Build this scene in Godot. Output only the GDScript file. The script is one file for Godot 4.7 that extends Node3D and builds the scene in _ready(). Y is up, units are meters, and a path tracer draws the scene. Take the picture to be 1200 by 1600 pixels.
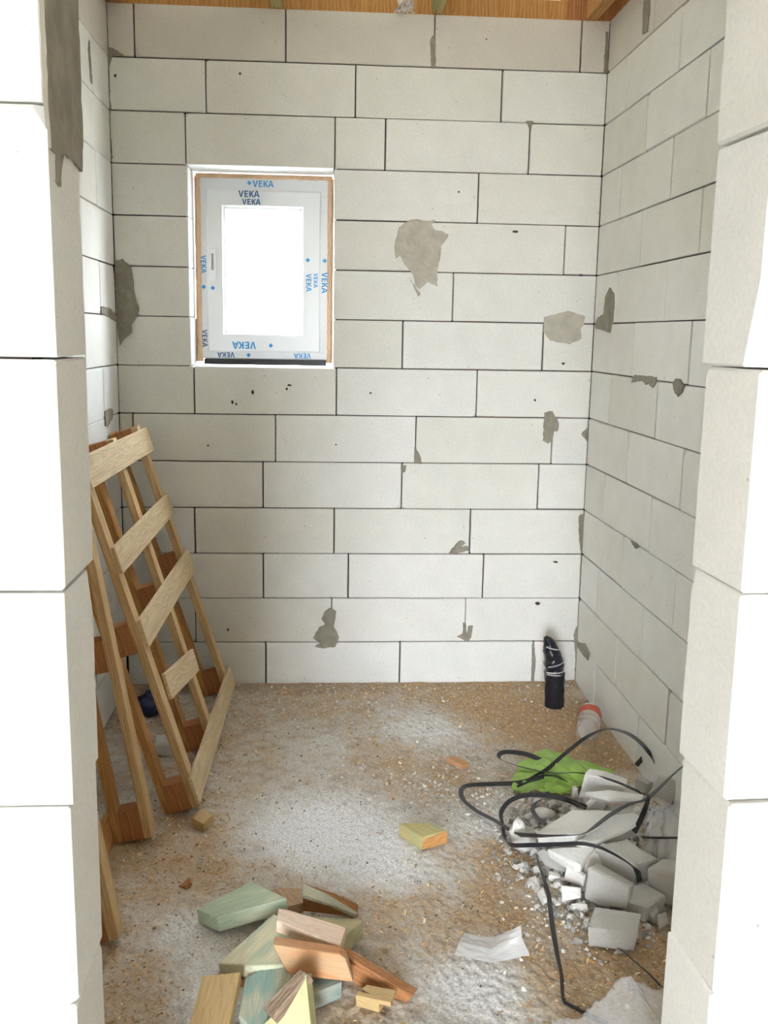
extends Node3D
# A small unfinished room of aerated concrete blocks, seen through its door opening from the hall.

const H := 0.20235      # course pitch of the room's walls
const XL := -1.0035     # inner faces of the side walls
const XR := 1.015
const ZF := 2.81        # inner face of the door wall
const ZH := 2.97        # its face towards the hall
const HJ := 0.3005      # course pitch of the door wall

var M := {}
var rng := RandomNumberGenerator.new()
var names := {}
var noise := FastNoiseLite.new()

# ------------------------------------------------------------------ helpers
func numbered(n: String) -> String:
	names[n] = names.get(n, 0) + 1
	return n if names[n] == 1 else "%s_%03d" % [n, names[n] - 1]

func thing(called: String, label: String, category: String, at := Vector3.ZERO, group := "") -> Node3D:
	var o := Node3D.new()
	o.name = numbered(called)
	add_child(o)
	o.position = at
	return tag(o, label, category, group)

func tag(o, label: String, category: String, group := "", kind := ""):
	o.set_meta("label", label)
	if category: o.set_meta("category", category)
	if group: o.set_meta("group", group)
	if kind: o.set_meta("kind", kind)
	return o

func part(parent: Node3D, called: String, mesh: Mesh, mat: Material, xf := Transform3D()) -> MeshInstance3D:
	var o := MeshInstance3D.new()
	o.name = called if parent != self else numbered(called)
	o.mesh = mesh
	o.material_override = mat
	o.transform = xf
	parent.add_child(o, true)
	return o

func structure(called: String, mesh: Mesh, mat: Material, label: String, xf := Transform3D()) -> MeshInstance3D:
	var o := part(self, called, mesh, mat, xf)
	o.set_meta("kind", "structure")
	o.set_meta("label", label)
	return o

func at_world(parent: Node3D, xf: Transform3D) -> Transform3D:
	return parent.global_transform.affine_inverse() * xf

func new_st() -> SurfaceTool:
	var st := SurfaceTool.new()
	st.begin(Mesh.PRIMITIVE_TRIANGLES)
	return st

# a flat convex polygon, turned so that its front looks along «out»
func poly(st: SurfaceTool, p: Array, out: Vector3) -> void:
	if p.size() < 3: return
	var n := Vector3.ZERO
	for i in p.size():
		n += (p[i] as Vector3).cross(p[(i + 1) % p.size()])
	if n.length() < 1e-12: return
	n = n.normalized()
	var flip := n.dot(out) > 0.0
	if n.dot(out) < 0.0: n = -n
	st.set_normal(n)
	for i in range(1, p.size() - 1):
		var b: Vector3 = p[i]
		var c: Vector3 = p[i + 1]
		if flip:
			var k := b
			b = c
			c = k
		for q in [p[0], b, c]:
			st.set_uv(Vector2(q.x + q.z, q.y))
			st.add_vertex(q)

# convex solid bounded by planes whose normals look outwards
func solid(planes: Array) -> ArrayMesh:
	var st := new_st()
	for i in planes.size():
		var pl: Plane = planes[i]
		var t := pl.normal.cross(Vector3.UP if absf(pl.normal.y) < 0.9 else Vector3.RIGHT).normalized()
		var b := pl.normal.cross(t)
		var c := pl.normal * pl.d
		var pts := PackedVector3Array([c + (t + b) * 8.0, c + (b - t) * 8.0, c - (t + b) * 8.0, c + (t - b) * 8.0])
		for j in planes.size():
			if j == i: continue
			pts = clip(pts, planes[j])
			if pts.size() < 3: break
		if pts.size() >= 3:
			poly(st, Array(pts), pl.normal)
	return st.commit()

func clip(pts: PackedVector3Array, pl: Plane) -> PackedVector3Array:
	var out := PackedVector3Array()
	var n := pts.size()
	for i in n:
		var a := pts[i]
		var b := pts[(i + 1) % n]
		var da := pl.distance_to(a)
		var db := pl.distance_to(b)
		if da <= 1e-6: out.append(a)
		if (da < -1e-6 and db > 1e-6) or (da > 1e-6 and db < -1e-6):
			out.append(a + (b - a) * (da / (da - db)))
	return out

func box_planes(s: Vector3, c: float, wild := 0.0, which := "xyz") -> Array:
	var h := s * 0.5
	var p := [Plane(Vector3.RIGHT, h.x), Plane(Vector3.LEFT, h.x), Plane(Vector3.UP, h.y), Plane(Vector3.DOWN, h.y), Plane(Vector3.BACK, h.z), Plane(Vector3.FORWARD, h.z)]
	for a in [-1.0, 1.0]:
		for b in [-1.0, 1.0]:
			for k in 3:
				if not "xyz"[k] in which: continue
				var n := Vector3(0, a, b) if k == 0 else Vector3(a, 0, b) if k == 1 else Vector3(a, b, 0)
				var cc := c * (1.0 + wild * rng.randf_range(-0.7, 1.2))
				if wild > 0.0:
					n += Vector3(rng.randf_range(-1, 1) if k == 0 else 0.0, rng.randf_range(-1, 1) if k == 1 else 0.0, rng.randf_range(-1, 1) if k == 2 else 0.0) * wild * 0.006
				n = n.normalized()
				p.append(Plane(n, absf(n.x) * h.x + absf(n.y) * h.y + absf(n.z) * h.z - cc * 0.7071))
	return p

var boxes := {}
func cbox(s: Vector3, c := 0.002) -> ArrayMesh:
	var key := "%.4f %.4f %.4f %.4f" % [s.x, s.y, s.z, c]
	if not boxes.has(key): boxes[key] = solid(box_planes(s, c))
	return boxes[key]

func pbox(parent: Node3D, called: String, a: Vector3, b: Vector3, mat: Material, c := 0.002) -> MeshInstance3D:
	var s := (b - a).abs()
	return part(parent, called, cbox(s, minf(c, minf(s.x, minf(s.y, s.z)) * 0.3)), mat, at_world(parent, Transform3D(Basis(), (a + b) * 0.5)) if parent != self else Transform3D(Basis(), (a + b) * 0.5))

# a board from a to b, «w» wide across and «t» thick along nrm
func board(parent: Node3D, called: String, a: Vector3, b: Vector3, w: float, t: float, nrm: Vector3, mat: Material, c := 0.002) -> MeshInstance3D:
	var y := (b - a).normalized()
	var z := (nrm - y * nrm.dot(y)).normalized()
	var bs := Basis(y.cross(z), y, z)
	return part(parent, called, solid(box_planes(Vector3(w, a.distance_to(b), t), c, 0.5)), mat, at_world(parent, Transform3D(bs, (a + b) * 0.5)))

func v3(a: Array) -> Vector3:
	return Vector3(a[0], a[1], a[2])

# a polygon thickened away from its face, with broken edges; grain runs along its longest edge
func prism(face: Array, t: float, c := 0.003, taper := 0.0, rough := 0.0) -> ArrayMesh:
	var n := Vector3.ZERO
	var m := face.size()
	for i in m: n += (face[i] as Vector3).cross(face[(i + 1) % m])
	n = n.normalized()
	var long := Vector3.RIGHT
	var most := 0.0
	var mid := Vector3.ZERO
	for i in m:
		var e: Vector3 = face[(i + 1) % m] - face[i]
		mid += face[i] / m
		if e.length() > most:
			most = e.length()
			long = e.normalized()
	var side := n.cross(long).normalized()
	var flat := PackedVector2Array()
	for q in face: flat.append(Vector2((q - mid).dot(long), (q - mid).dot(side)))
	var inner := []
	for k in 2:
		var ring := []
		for i in m:
			var e0 := (flat[i] - flat[(i + m - 1) % m]).normalized()
			var e1 := (flat[(i + 1) % m] - flat[i]).normalized()
			var b := (Vector2(-e0.y, e0.x) + Vector2(-e1.y, e1.x)) * (0.5 * c)
			ring.append(flat[i] + b * float(k))
		inner.append(ring)
	var lv := [[0.0, 1, 1.0], [-c, 0, 1.0], [-t + c, 0, 1.0 - taper], [-t, 1, 1.0 - taper]]
	var rings := []
	for l in lv:
		var ring := []
		for i in m:
			var q: Vector2 = inner[l[1]][i] * l[2]
			var j := Vector3(rng.randf_range(-1, 1), rng.randf_range(-1, 1), rng.randf_range(-1, 1)) * rough
			ring.append(mid + long * q.x + side * q.y + n * float(l[0]) + j)
		rings.append(ring)
	var st := new_st()
	var uv := func(p: Vector3) -> Vector2: return Vector2((p - mid).dot(side) + (p - mid).dot(n), (p - mid).dot(long))
	var tri := Geometry2D.triangulate_polygon(flat)
	for cap in [0, 3]:
		var out := n if cap == 0 else -n
		for i in range(0, tri.size(), 3):
			var p := [rings[cap][tri[i]], rings[cap][tri[i + 1]], rings[cap][tri[i + 2]]]
			face_uv(st, p, out, uv)
	for l in 3:
		for i in m:
			var k := (i + 1) % m
			var e: Vector2 = flat[k] - flat[i]
			var o := (long * e.y - side * e.x).normalized()
			if l == 0: o += n
			if l == 2: o -= n
			face_uv(st, [rings[l][i], rings[l][k], rings[l + 1][k], rings[l + 1][i]], o, uv)
	return st.commit()

func face_uv(st: SurfaceTool, p: Array, out: Vector3, uv: Callable) -> void:
	var n := Vector3.ZERO
	for i in p.size(): n += (p[i] as Vector3).cross(p[(i + 1) % p.size()])
	if n.length() < 1e-14: return
	n = n.normalized()
	var flip := n.dot(out) > 0.0
	st.set_normal(-n if n.dot(out) < 0.0 else n)
	for i in range(1, p.size() - 1):
		for q in ([p[0], p[i + 1], p[i]] if flip else [p[0], p[i], p[i + 1]]):
			st.set_uv((uv as Callable).call(q))
			st.add_vertex(q)

# smooth grid through a function of two numbers in 0..1
func grid(nu: int, nv: int, f: Callable, st: SurfaceTool = null) -> SurfaceTool:
	var s := st if st else new_st()
	var pts := []
	for i in nu + 1:
		var row := []
		for j in nv + 1: row.append((f as Callable).call(float(i) / nu, float(j) / nv))
		pts.append(row)
	for i in nu:
		for j in nv:
			for k in [[0, 0], [1, 0], [1, 1], [0, 0], [1, 1], [0, 1]]:
				s.set_uv(Vector2(float(i + k[0]) / nu, float(j + k[1]) / nv))
				s.add_vertex(pts[i + k[0]][j + k[1]])
	return s

func smooth(s: SurfaceTool, tangents := false) -> ArrayMesh:
	s.index()
	s.generate_normals()
	return s.commit()

# revolve [radius, height] pairs round y
func lathe(prof: Array, n := 28) -> ArrayMesh:
	var m := prof.size() - 1
	return smooth(grid(m, n, func(u: float, v: float) -> Vector3:
		var q: Array = prof[roundi(u * m)]
		var a := fmod(v, 1.0) * TAU
		return Vector3(cos(a) * q[0], q[1], sin(a) * q[0])))

# flat band through points
func ribbon(pts: Array, w: float, t: float, twist: float, phase: float) -> ArrayMesh:
	var c := Curve3D.new()
	for i in pts.size():
		var a: Vector3 = pts[maxi(i - 1, 0)]
		var b: Vector3 = pts[mini(i + 1, pts.size() - 1)]
		var tan := (b - a) / 6.0
		if i > 0 and i < pts.size() - 1:
			var l := minf((pts[i] as Vector3).distance_to(a), (pts[i] as Vector3).distance_to(b))
			tan = tan.normalized() * minf(tan.length(), l * 0.4)
		c.add_point(pts[i], -tan, tan)
	var len := c.get_baked_length()
	var n := maxi(12, int(len / 0.012))
	var rings := []
	for i in n + 1:
		var s := len * i / n
		var p := c.sample_baked(s, true)
		var tn := (c.sample_baked(minf(s + 0.004, len), true) - c.sample_baked(maxf(s - 0.004, 0.0), true)).normalized()
		var side := tn.cross(Vector3.UP)
		side = side.normalized() if side.length() > 0.05 else Vector3.RIGHT
		var nn := side.cross(tn).normalized()
		var ang := phase + sin(s * 7.0 + phase * 3.0) * twist
		var wd := side * cos(ang) + nn * sin(ang)
		var th := tn.cross(wd).normalized()
		rings.append([p + wd * w * 0.5 + th * t * 0.5, p - wd * w * 0.5 + th * t * 0.5, p - wd * w * 0.5 - th * t * 0.5, p + wd * w * 0.5 - th * t * 0.5])
	var st := new_st()
	for i in n:
		var mid: Vector3 = (rings[i][0] + rings[i][2]) * 0.5
		for k in 4:
			var q := [rings[i][k], rings[i][(k + 1) % 4], rings[i + 1][(k + 1) % 4], rings[i + 1][k]]
			poly(st, q, (q[0] + q[1]) * 0.5 - mid)
	for e in [0, n]:
		poly(st, rings[e], (rings[e][0] - rings[absi(e - 1)][0]) as Vector3)
	return st.commit()

# a trowelled smear of mortar with an irregular outline, lying on a plane
func smear(outline: Array, to3: Callable, nrm: Vector3, lift := 0.004) -> ArrayMesh:
	var flat := PackedVector2Array()
	for i in outline.size():
		var a := Vector2(outline[i][0], outline[i][1])
		var b := Vector2(outline[(i + 1) % outline.size()][0], outline[(i + 1) % outline.size()][1])
		flat.append(a)
		var k := int(a.distance_to(b) / 0.016)
		for j in range(1, k + 1):
			flat.append(a.lerp(b, float(j) / (k + 1)) + Vector2(rng.randf_range(-1, 1), rng.randf_range(-1, 1)) * 0.0022)
	var tri := Geometry2D.triangulate_polygon(flat)
	if tri.is_empty():
		flat = PackedVector2Array()
		for q in outline: flat.append(Vector2(q[0], q[1]))
		tri = Geometry2D.triangulate_polygon(flat)
	var st := new_st()
	var top := []
	var low := []
	for q in flat:
		var p: Vector3 = (to3 as Callable).call(q)
		top.append(p + nrm * lift * rng.randf_range(0.75, 1.1))
		low.append(p - nrm * 0.003)
	for i in range(0, tri.size(), 3):
		poly(st, [top[tri[i]], top[tri[i + 1]], top[tri[i + 2]]], nrm)
	for i in flat.size():
		var k := (i + 1) % flat.size()
		var o: Vector3 = ((top[k] - top[i]) as Vector3).cross(nrm)
		if not Geometry2D.is_polygon_clockwise(flat): o = o
		poly(st, [top[i], top[k], low[k], low[i]], o)
	return st.commit()

func mat(c: Color, rough := 0.9, extra := {}) -> StandardMaterial3D:
	var m := StandardMaterial3D.new()
	m.albedo_color = c
	m.roughness = rough
	for k in extra: m.set(k, extra[k])
	return m

func c8(r: int, g: int, b: int) -> Color:
	return Color8(r, g, b)

# ------------------------------------------------------------------ textures
func fractal(freq: float, s: int, oct := 4) -> FastNoiseLite:
	var n := FastNoiseLite.new()
	n.noise_type = FastNoiseLite.TYPE_SIMPLEX_SMOOTH
	n.frequency = freq
	n.seed = s
	n.fractal_type = FastNoiseLite.FRACTAL_FBM
	n.fractal_octaves = oct
	return n

func tex(im: Image) -> ImageTexture:
	return ImageTexture.create_from_image(im)

# wood: streaks along v, with two tones and an optional stain
func wood_tex(s: int, a: Color, b: Color, stain: Color, stained: float) -> ImageTexture:
	var n := fractal(0.05, s, 3)
	var n2 := fractal(0.012, s + 7, 3)
	var n3 := fractal(0.3, s + 3, 2)
	var im := Image.create(192, 192, false, Image.FORMAT_RGB8)
	for y in 192:
		for x in 192:
			var warp := n2.get_noise_2d(x * 1.5, y) * 26.0
			var ring := 0.5 + 0.5 * sin((x + warp) * 0.42)
			var k := clampf(0.25 + 0.35 * ring + 0.55 * n.get_noise_2d(x * 4.0, y * 0.22) + 0.25 * n3.get_noise_2d(x * 2.0, y * 0.6), 0.0, 1.0)
			var c := a.lerp(b, k)
			if stained > 0.0:
				c = c.lerp(stain * (0.85 + 0.15 * k), clampf((n2.get_noise_2d(x * 0.9 + 300, y * 0.9) + stained - 0.3) * 2.2, 0.0, 1.0) * 0.85)
			im.set_pixel(x, y, c)
	im.resize(384, 384, Image.INTERPOLATE_CUBIC)
	return tex(im)

func wood(s: int, a: Color, b: Color, stain := Color.BLACK, stained := 0.0, tri := false) -> StandardMaterial3D:
	var m := mat(Color.WHITE, 0.75)
	m.albedo_texture = wood_tex(s, a, b, stain, stained)
	if tri:
		m.uv1_triplanar = true
		m.uv1_scale = Vector3(5.0, 0.9, 5.0)
		m.uv1_offset = Vector3(0.31, 0.17, 0.43)
	else:
		m.uv1_scale = Vector3(5.5, 2.2, 1.0)
		m.uv1_offset = Vector3(0.5, 0.5, 0.0)
	return m

func noise_tex(freq: float, s: int, lo: Color, hi: Color, size := 512, oct := 4, bump := false, strength := 4.0) -> NoiseTexture2D:
	var t := NoiseTexture2D.new()
	t.width = size
	t.height = size
	t.seamless = true
	t.noise = fractal(freq, s, oct)
	if bump:
		t.as_normal_map = true
		t.bump_strength = strength
	else:
		var g := Gradient.new()
		g.colors = PackedColorArray([lo, hi])
		t.color_ramp = g
	return t

func aac_image() -> ImageTexture:
	# faint saw lines, clouds and pores of an aerated concrete face, 0.7 m across
	var im := Image.create(512, 512, false, Image.FORMAT_RGB8)
	var a := fractal(0.008, 11, 4)
	var b := fractal(0.11, 12, 2)
	for y in 512:
		for x in 512:
			var fx := minf(x, 511 - x) / 60.0
			var v := 0.98 + 0.02 * a.get_noise_2d(x, y) * minf(fx, 1.0) + 0.022 * b.get_noise_2d(x, y)
			im.set_pixel(x, y, Color(v, v, v * 0.995))
	var r := RandomNumberGenerator.new()
	r.seed = 5
	for k in 900:
		var v := r.randf_range(0.72, 0.92)
		im.set_pixel(r.randi() % 512, r.randi() % 512, Color(v, v, v))
	for k in 26:
		var x := r.randi() % 505
		var y := r.randi() % 505
		var v := r.randf_range(0.62, 0.85)
		im.fill_rect(Rect2i(x, y, r.randi_range(1, 3), r.randi_range(1, 4)), Color(v, v, v * 0.98))
	return tex(im)

# ------------------------------------------------------------------ the floor's dirt, and clean patches painted window-lit, in metres
const DUST := [[-0.55, 1.5, 0.26, 0.75], [-0.42, 1.25, 0.2, 0.3], [-0.6, 2.1, 0.25, 0.6], [0.12, 0.75, 0.2, 0.6], [0.36, 0.95, 0.14, 0.35], [0.78, 0.4, 0.3, 1.0], [0.6, 0.2, 0.3, 0.55], [0.95, 0.8, 0.16, 1.0], [0.45, 1.5, 0.14, 0.75], [0.3, 1.78, 0.17, 0.9], [0.45, 2.12, 0.15, 0.95], [-0.65, 0.6, 0.3, 0.3], [0.7, 2.0, 0.16, 0.9], [0.0, 0.1, 0.5, 0.3], [0.02, 1.75, 0.12, 0.5], [-0.1, 2.15, 0.2, 0.4], [0.24, 1.44, 0.12, 0.35]]
const CLEAN_LIT := [[-0.16, 1.3, 0.24, 1.1], [0.05, 1.52, 0.2, 0.7], [0.28, 0.52, 0.2, 0.75], [0.22, 2.12, 0.15, 0.9], [-0.5, 1.85, 0.14, 0.6], [-0.36, 2.1, 0.13, 1.0], [0.4, 1.3, 0.12, 0.5], [-0.1, 0.7, 0.2, 0.3]]
const CRUMB := [[0.55, 1.3, 0.2, 1.0], [0.62, 1.6, 0.18, 1.0], [0.35, 1.1, 0.18, 0.7], [0.58, 1.85, 0.16, 0.7], [0.2, 0.9, 0.2, 0.35], [0.1, 0.05, 0.4, 0.2], [-0.3, 0.05, 0.3, 0.25], [-0.45, 0.3, 0.2, 0.3], [0.9, 0.1, 0.2, 0.4]]

func field(list: Array, x: float, z: float) -> float:
	var s := 0.0
	for q in list:
		var d: float = ((x - q[0]) * (x - q[0]) + (z - q[1]) * (z - q[1])) / (q[2] * q[2])
		if d < 5.0: s += q[3] * exp(-d)
	return s

var fine := fractal(9.0, 31, 3)
var coarse := fractal(1.6, 32, 3)
func dust(x: float, z: float) -> float:
	return clampf(0.27 + field(DUST, x, z) * 0.85 - field(CLEAN_LIT, x, z) * 0.75 + fine.get_noise_2d(x, z) * 0.38 + coarse.get_noise_2d(x + 9.0, z) * 0.3, 0.0, 1.0)

func floor_y(x: float, z: float) -> float:
	var near := maxf(0.0, 0.1 - z) * 0.12 + maxf(0.0, x - XR + 0.08) * 0.1
	return 0.0015 * coarse.get_noise_2d(x * 2.0, z * 2.0) + 0.0035 * fine.get_noise_2d(x, z) * dust(x, z) + near - 0.001

func floor_image() -> ImageTexture:
	var w := 640
	var h := 900
	var im := Image.create(w, h, false, Image.FORMAT_RGB8)
	var grain := fractal(0.35, 41, 3)
	var blot := fractal(0.035, 42, 3)
	var con := c8(206, 200, 190)
	var pale := c8(240, 241, 242)  # clean screed; the window's light in mid-floor is put into this colour too
	var saw := c8(190, 160, 122)
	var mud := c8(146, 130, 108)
	for j in h:
		for i in w:
			var x := XL + (XR - XL) * i / w
			var z := 2.97 * j / h
			var d := dust(x, z)
			var b := blot.get_noise_2d(i, j)
			var g := grain.get_noise_2d(i, j)
			var c := con.lerp(pale, clampf(field(CLEAN_LIT, x, z) * 1.1 + b * 0.4, 0.0, 1.0))
			c = c.lerp(mud, clampf(b * 0.65 + 0.14 - z * 0.03 - field(CLEAN_LIT, x, z) * 0.4 + maxf(0.0, 0.14 - z) * 6.0, 0.0, 0.75))
			c = c.lerp(saw, clampf(d * 1.05 - 0.22 + g * 0.35, 0.0, 0.92))
			var s := 1.0 + g * 0.2
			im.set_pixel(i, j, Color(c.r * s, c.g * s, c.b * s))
	im.resize(1280, 1800, Image.INTERPOLATE_CUBIC)
	# grains and specks
	var r := RandomNumberGenerator.new()
	r.seed = 77
	for k in 42000:
		var x := r.randi() % 1280
		var y := r.randi() % 1800
		var c := im.get_pixel(x, y)
		var v := r.randf()
		if v < 0.4: c = c * r.randf_range(0.5, 0.85)
		elif v < 0.8: c = c.lerp(c8(214, 186, 140), r.randf_range(0.3, 0.9))
		else: c = c.lerp(c8(235, 233, 228), r.randf_range(0.3, 0.9))
		c.a = 1.0
		im.set_pixel(x, y, c)
		if r.randf() < 0.4: im.set_pixel(mini(x + 1, 1279), y, c)
	return tex(im)

func scatter(called: String, label: String, mesh: Mesh, m: Material, count: int, chance: Callable, size: Vector2, tones: Array, s: int, flat := 0.5) -> void:
	var r := RandomNumberGenerator.new()
	r.seed = s
	var mm := MultiMesh.new()
	mm.transform_format = MultiMesh.TRANSFORM_3D
	mm.use_colors = true
	mm.mesh = mesh
	mm.instance_count = count
	var done := 0
	while done < count:
		var x := r.randf_range(XL + 0.01, XR - 0.01)
		var z := r.randf_range(0.01, 2.9)
		if z > ZF and (x < -0.47 or x > 0.39): continue
		if r.randf() > (chance as Callable).call(x, z): continue
		var k := lerpf(size.x, size.y, pow(r.randf(), 2.5))
		var b := Basis.from_euler(Vector3(r.randf_range(-1, 1) * flat, r.randf() * TAU, r.randf_range(-1, 1) * flat)).scaled_local(Vector3(k * r.randf_range(0.7, 1.6), k * r.randf_range(0.6, 1.0), k * r.randf_range(0.5, 1.1)))
		mm.set_instance_transform(done, Transform3D(b, Vector3(x, floor_y(x, z) + k * 0.25, z)))
		var c: Color = tones[r.randi() % tones.size()]
		mm.set_instance_color(done, (c * r.randf_range(0.8, 1.1)).srgb_to_linear())
		done += 1
	var o := MultiMeshInstance3D.new()
	o.name = called
	o.multimesh = mm
	o.material_override = m
	add_child(o)
	tag(o, label, called.replace("_", " "), "", "stuff")

func flake_mesh() -> ArrayMesh:
	var st := new_st()
	var p := [Vector3(-0.5, 0.0, -0.22), Vector3(-0.1, 0.16, -0.28), Vector3(0.5, 0.02, -0.12), Vector3(0.5, 0.04, 0.16), Vector3(-0.1, 0.2, 0.26), Vector3(-0.5, 0.05, 0.2)]
	poly(st, [p[0], p[1], p[4], p[5]], Vector3.UP)
	poly(st, [p[1], p[2], p[3], p[4]], Vector3.UP)
	var d := Vector3(0, -0.07, 0)
	poly(st, [p[0] + d, p[1] + d, p[4] + d, p[5] + d], Vector3.DOWN)
	poly(st, [p[1] + d, p[2] + d, p[3] + d, p[4] + d], Vector3.DOWN)
	for i in 6:
		var k := (i + 1) % 6
		poly(st, [p[i], p[k], p[k] + d, p[i] + d], (p[i] + p[k]) * Vector3(1, 0, 1))
	return st.commit()

func pebble_mesh(s: int) -> ArrayMesh:
	var r := RandomNumberGenerator.new()
	r.seed = s
	var pl := []
	for k in 11:
		var n := Vector3(r.randf_range(-1, 1), r.randf_range(-1, 1), r.randf_range(-1, 1)).normalized()
		pl.append(Plane(n, r.randf_range(0.34, 0.5)))
	for n in [Vector3.UP, Vector3.DOWN, Vector3.LEFT, Vector3.RIGHT, Vector3.BACK, Vector3.FORWARD]: pl.append(Plane(n, 0.5))
	return solid(pl)

# ------------------------------------------------------------------ walls
# courses: for each course the places of its upright joints; frame: origin, along, out of the wall
func lay(wall: Node3D, o: Vector3, u: Vector3, n: Vector3, courses: Array, u0: float, u1: float, depth: float, hole := Rect2(), wide := 1.0) -> void:
	for k in courses.size():
		var cuts: Array = [u0]
		cuts.append_array(courses[k])
		cuts.append(u1)
		for i in cuts.size() - 1:
			var a: float = cuts[i]
			var b: float = cuts[i + 1]
			if b - a < 0.012: continue
			var y0 := H * k
			if hole.has_area() and hole.has_point(Vector2((a + b) * 0.5, y0 + H * 0.5)): continue
			var gx := rng.randf_range(0.0018, 0.0034) * wide
			var gy := rng.randf_range(0.0013, 0.003)
			var ga := 0.0 if i == 0 else gx
			var gb := 0.0 if i == cuts.size() - 2 else gx
			var s := Vector3(b - a - ga - gb, H - gy * 2.0, depth)
			var pl := box_planes(s, 0.0022, 0.9, "xyz")
			if rng.randf() < 0.45:   # a knocked corner
				var sx := -1.0 if rng.randf() < 0.5 else 1.0
				var sy := -1.0 if rng.randf() < 0.5 else 1.0
				var cn := Vector3(sx * rng.randf_range(0.3, 1.0), sy * rng.randf_range(0.3, 1.0), rng.randf_range(0.8, 2.0)).normalized()
				pl.append(Plane(cn, absf(cn.x) * s.x * 0.5 + absf(cn.y) * s.y * 0.5 + cn.z * s.z * 0.5 - rng.randf_range(0.003, 0.009)))
			var at := o + u * ((a + b + ga - gb) * 0.5) + Vector3(0, y0 + H * 0.5, 0) - n * (depth * 0.5 + rng.randf_range(0.0, 0.0022))
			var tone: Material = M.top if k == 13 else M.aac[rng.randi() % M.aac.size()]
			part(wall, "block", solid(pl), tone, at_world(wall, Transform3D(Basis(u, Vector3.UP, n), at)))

func smears(wall: Node3D, list: Array, to3: Callable, n: Vector3, m: Material) -> void:
	for q in list:
		part(wall, "mortar_patch", smear(q, to3, n), m)

# a rectangular ring (window frame) in the xy plane with bevelled front edges
func ring(o: Rect2, i: Rect2, z0: float, z1: float, bev: float) -> ArrayMesh:
	var st := new_st()
	var loops := []
	for l in [[o, 0.0, z0], [o, 0.0, z1 - bev], [o, -bev, z1], [i, bev, z1], [i, 0.0, z1 - bev], [i, 0.0, z0]]:
		var r: Rect2 = (l[0] as Rect2).grow(l[1])
		loops.append([Vector3(r.position.x, r.position.y, l[2]), Vector3(r.end.x, r.position.y, l[2]), Vector3(r.end.x, r.end.y, l[2]), Vector3(r.position.x, r.end.y, l[2])])
	var mid := o.get_center()
	for l in 6:
		for k in 4:
			var q := [loops[l][k], loops[l][(k + 1) % 4], loops[(l + 1) % 6][(k + 1) % 4], loops[(l + 1) % 6][k]]
			var c: Vector3 = (q[0] + q[1] + q[2] + q[3]) * 0.25
			var away := Vector3(c.x - mid.x, 0, 0) if k % 2 == 1 else Vector3(0, c.y - mid.y, 0)
			var out: Vector3 = [away, away + Vector3(0, 0, 1) * away.length(), Vector3(0, 0, 1), Vector3(0, 0, 1) * away.length() - away, -away, Vector3(0, 0, -1)][l]
			poly(st, q, out)
	return st.commit()

# bumpy bead of foam along a line
func foam(a: Vector3, b: Vector3, w: float, d: float, s: int) -> ArrayMesh:
	var y := (b - a).normalized()
	var x := y.cross(Vector3.BACK).normalized()
	var nz := fractal(38.0, s, 3)
	return smooth(grid(int(a.distance_to(b) / 0.006), 8, func(u: float, v: float) -> Vector3:
		var t := PI * v
		var p := a.lerp(b, u)
		var k := 1.0 + 0.45 * nz.get_noise_2d(u * a.distance_to(b), v * 0.06) 
		return p + x * cos(t) * w * 0.5 + Vector3.BACK * sin(t) * d * k))

func letters(parent: Node3D, at: Vector3, cap: float, turn: float, m: Material) -> void:
	var t := TextMesh.new()
	var f := SystemFont.new()
	f.font_names = PackedStringArray(["Droid Sans"])
	f.font_weight = 700
	t.font = f
	t.text = "VEKA"
	t.font_size = 64
	t.pixel_size = cap / (64.0 * 0.714)
	t.depth = 0.0008
	t.curve_step = 2.0
	part(parent, "lettering", t, m, at_world(parent, Transform3D(Basis(Vector3.BACK, turn), at)))

func diamond(parent: Node3D, at: Vector3, r: float, m: Material) -> void:
	part(parent, "printed_diamond", cbox(Vector3(r, r, 0.0008), 0.0001), m, at_world(parent, Transform3D(Basis(Vector3.BACK, PI / 4), at)))

func _ready() -> void:
	# camera
	var cam := Camera3D.new()
	cam.name = "camera"
	cam.transform = Transform3D(Basis(Vector3(0.997911, 0.016469, 0.062462), Vector3(-0.005106, 0.984040, -0.177876), Vector3(-0.064394, 0.177185, 0.982069)), Vector3(-0.1515, 1.5581, 4.2324))
	cam.fov = 54.9925
	add_child(cam)
	cam.current = true
	# overcast sky; light comes in by the hall's open side and by the small window
	var env := Environment.new()
	var sky := Sky.new()
	var sm := ProceduralSkyMaterial.new()
	sm.sky_top_color = Color(0.91, 0.95, 1.0)
	sm.sky_horizon_color = Color(0.965, 0.98, 1.0)
	sm.ground_horizon_color = Color(0.72, 0.72, 0.7)
	sm.ground_bottom_color = Color(0.5, 0.49, 0.47)
	sky.sky_material = sm
	env.background_mode = Environment.BG_SKY
	env.sky = sky
	env.background_energy_multiplier = 1.0
	env.tonemap_mode = Environment.TONE_MAPPER_LINEAR
	env.tonemap_exposure = 56.0
	env.sdfgi_enabled = true
	env.ssao_enabled = true
	env.ssil_enabled = true
	var we := WorldEnvironment.new()
	we.name = "world_environment"
	we.environment = env
	add_child(we)

	rng.seed = 2024
	materials()
	shell()
	window()
	pallets()
	offcuts()
	rubble()
	straps()
	litter()
	loose()

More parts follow.
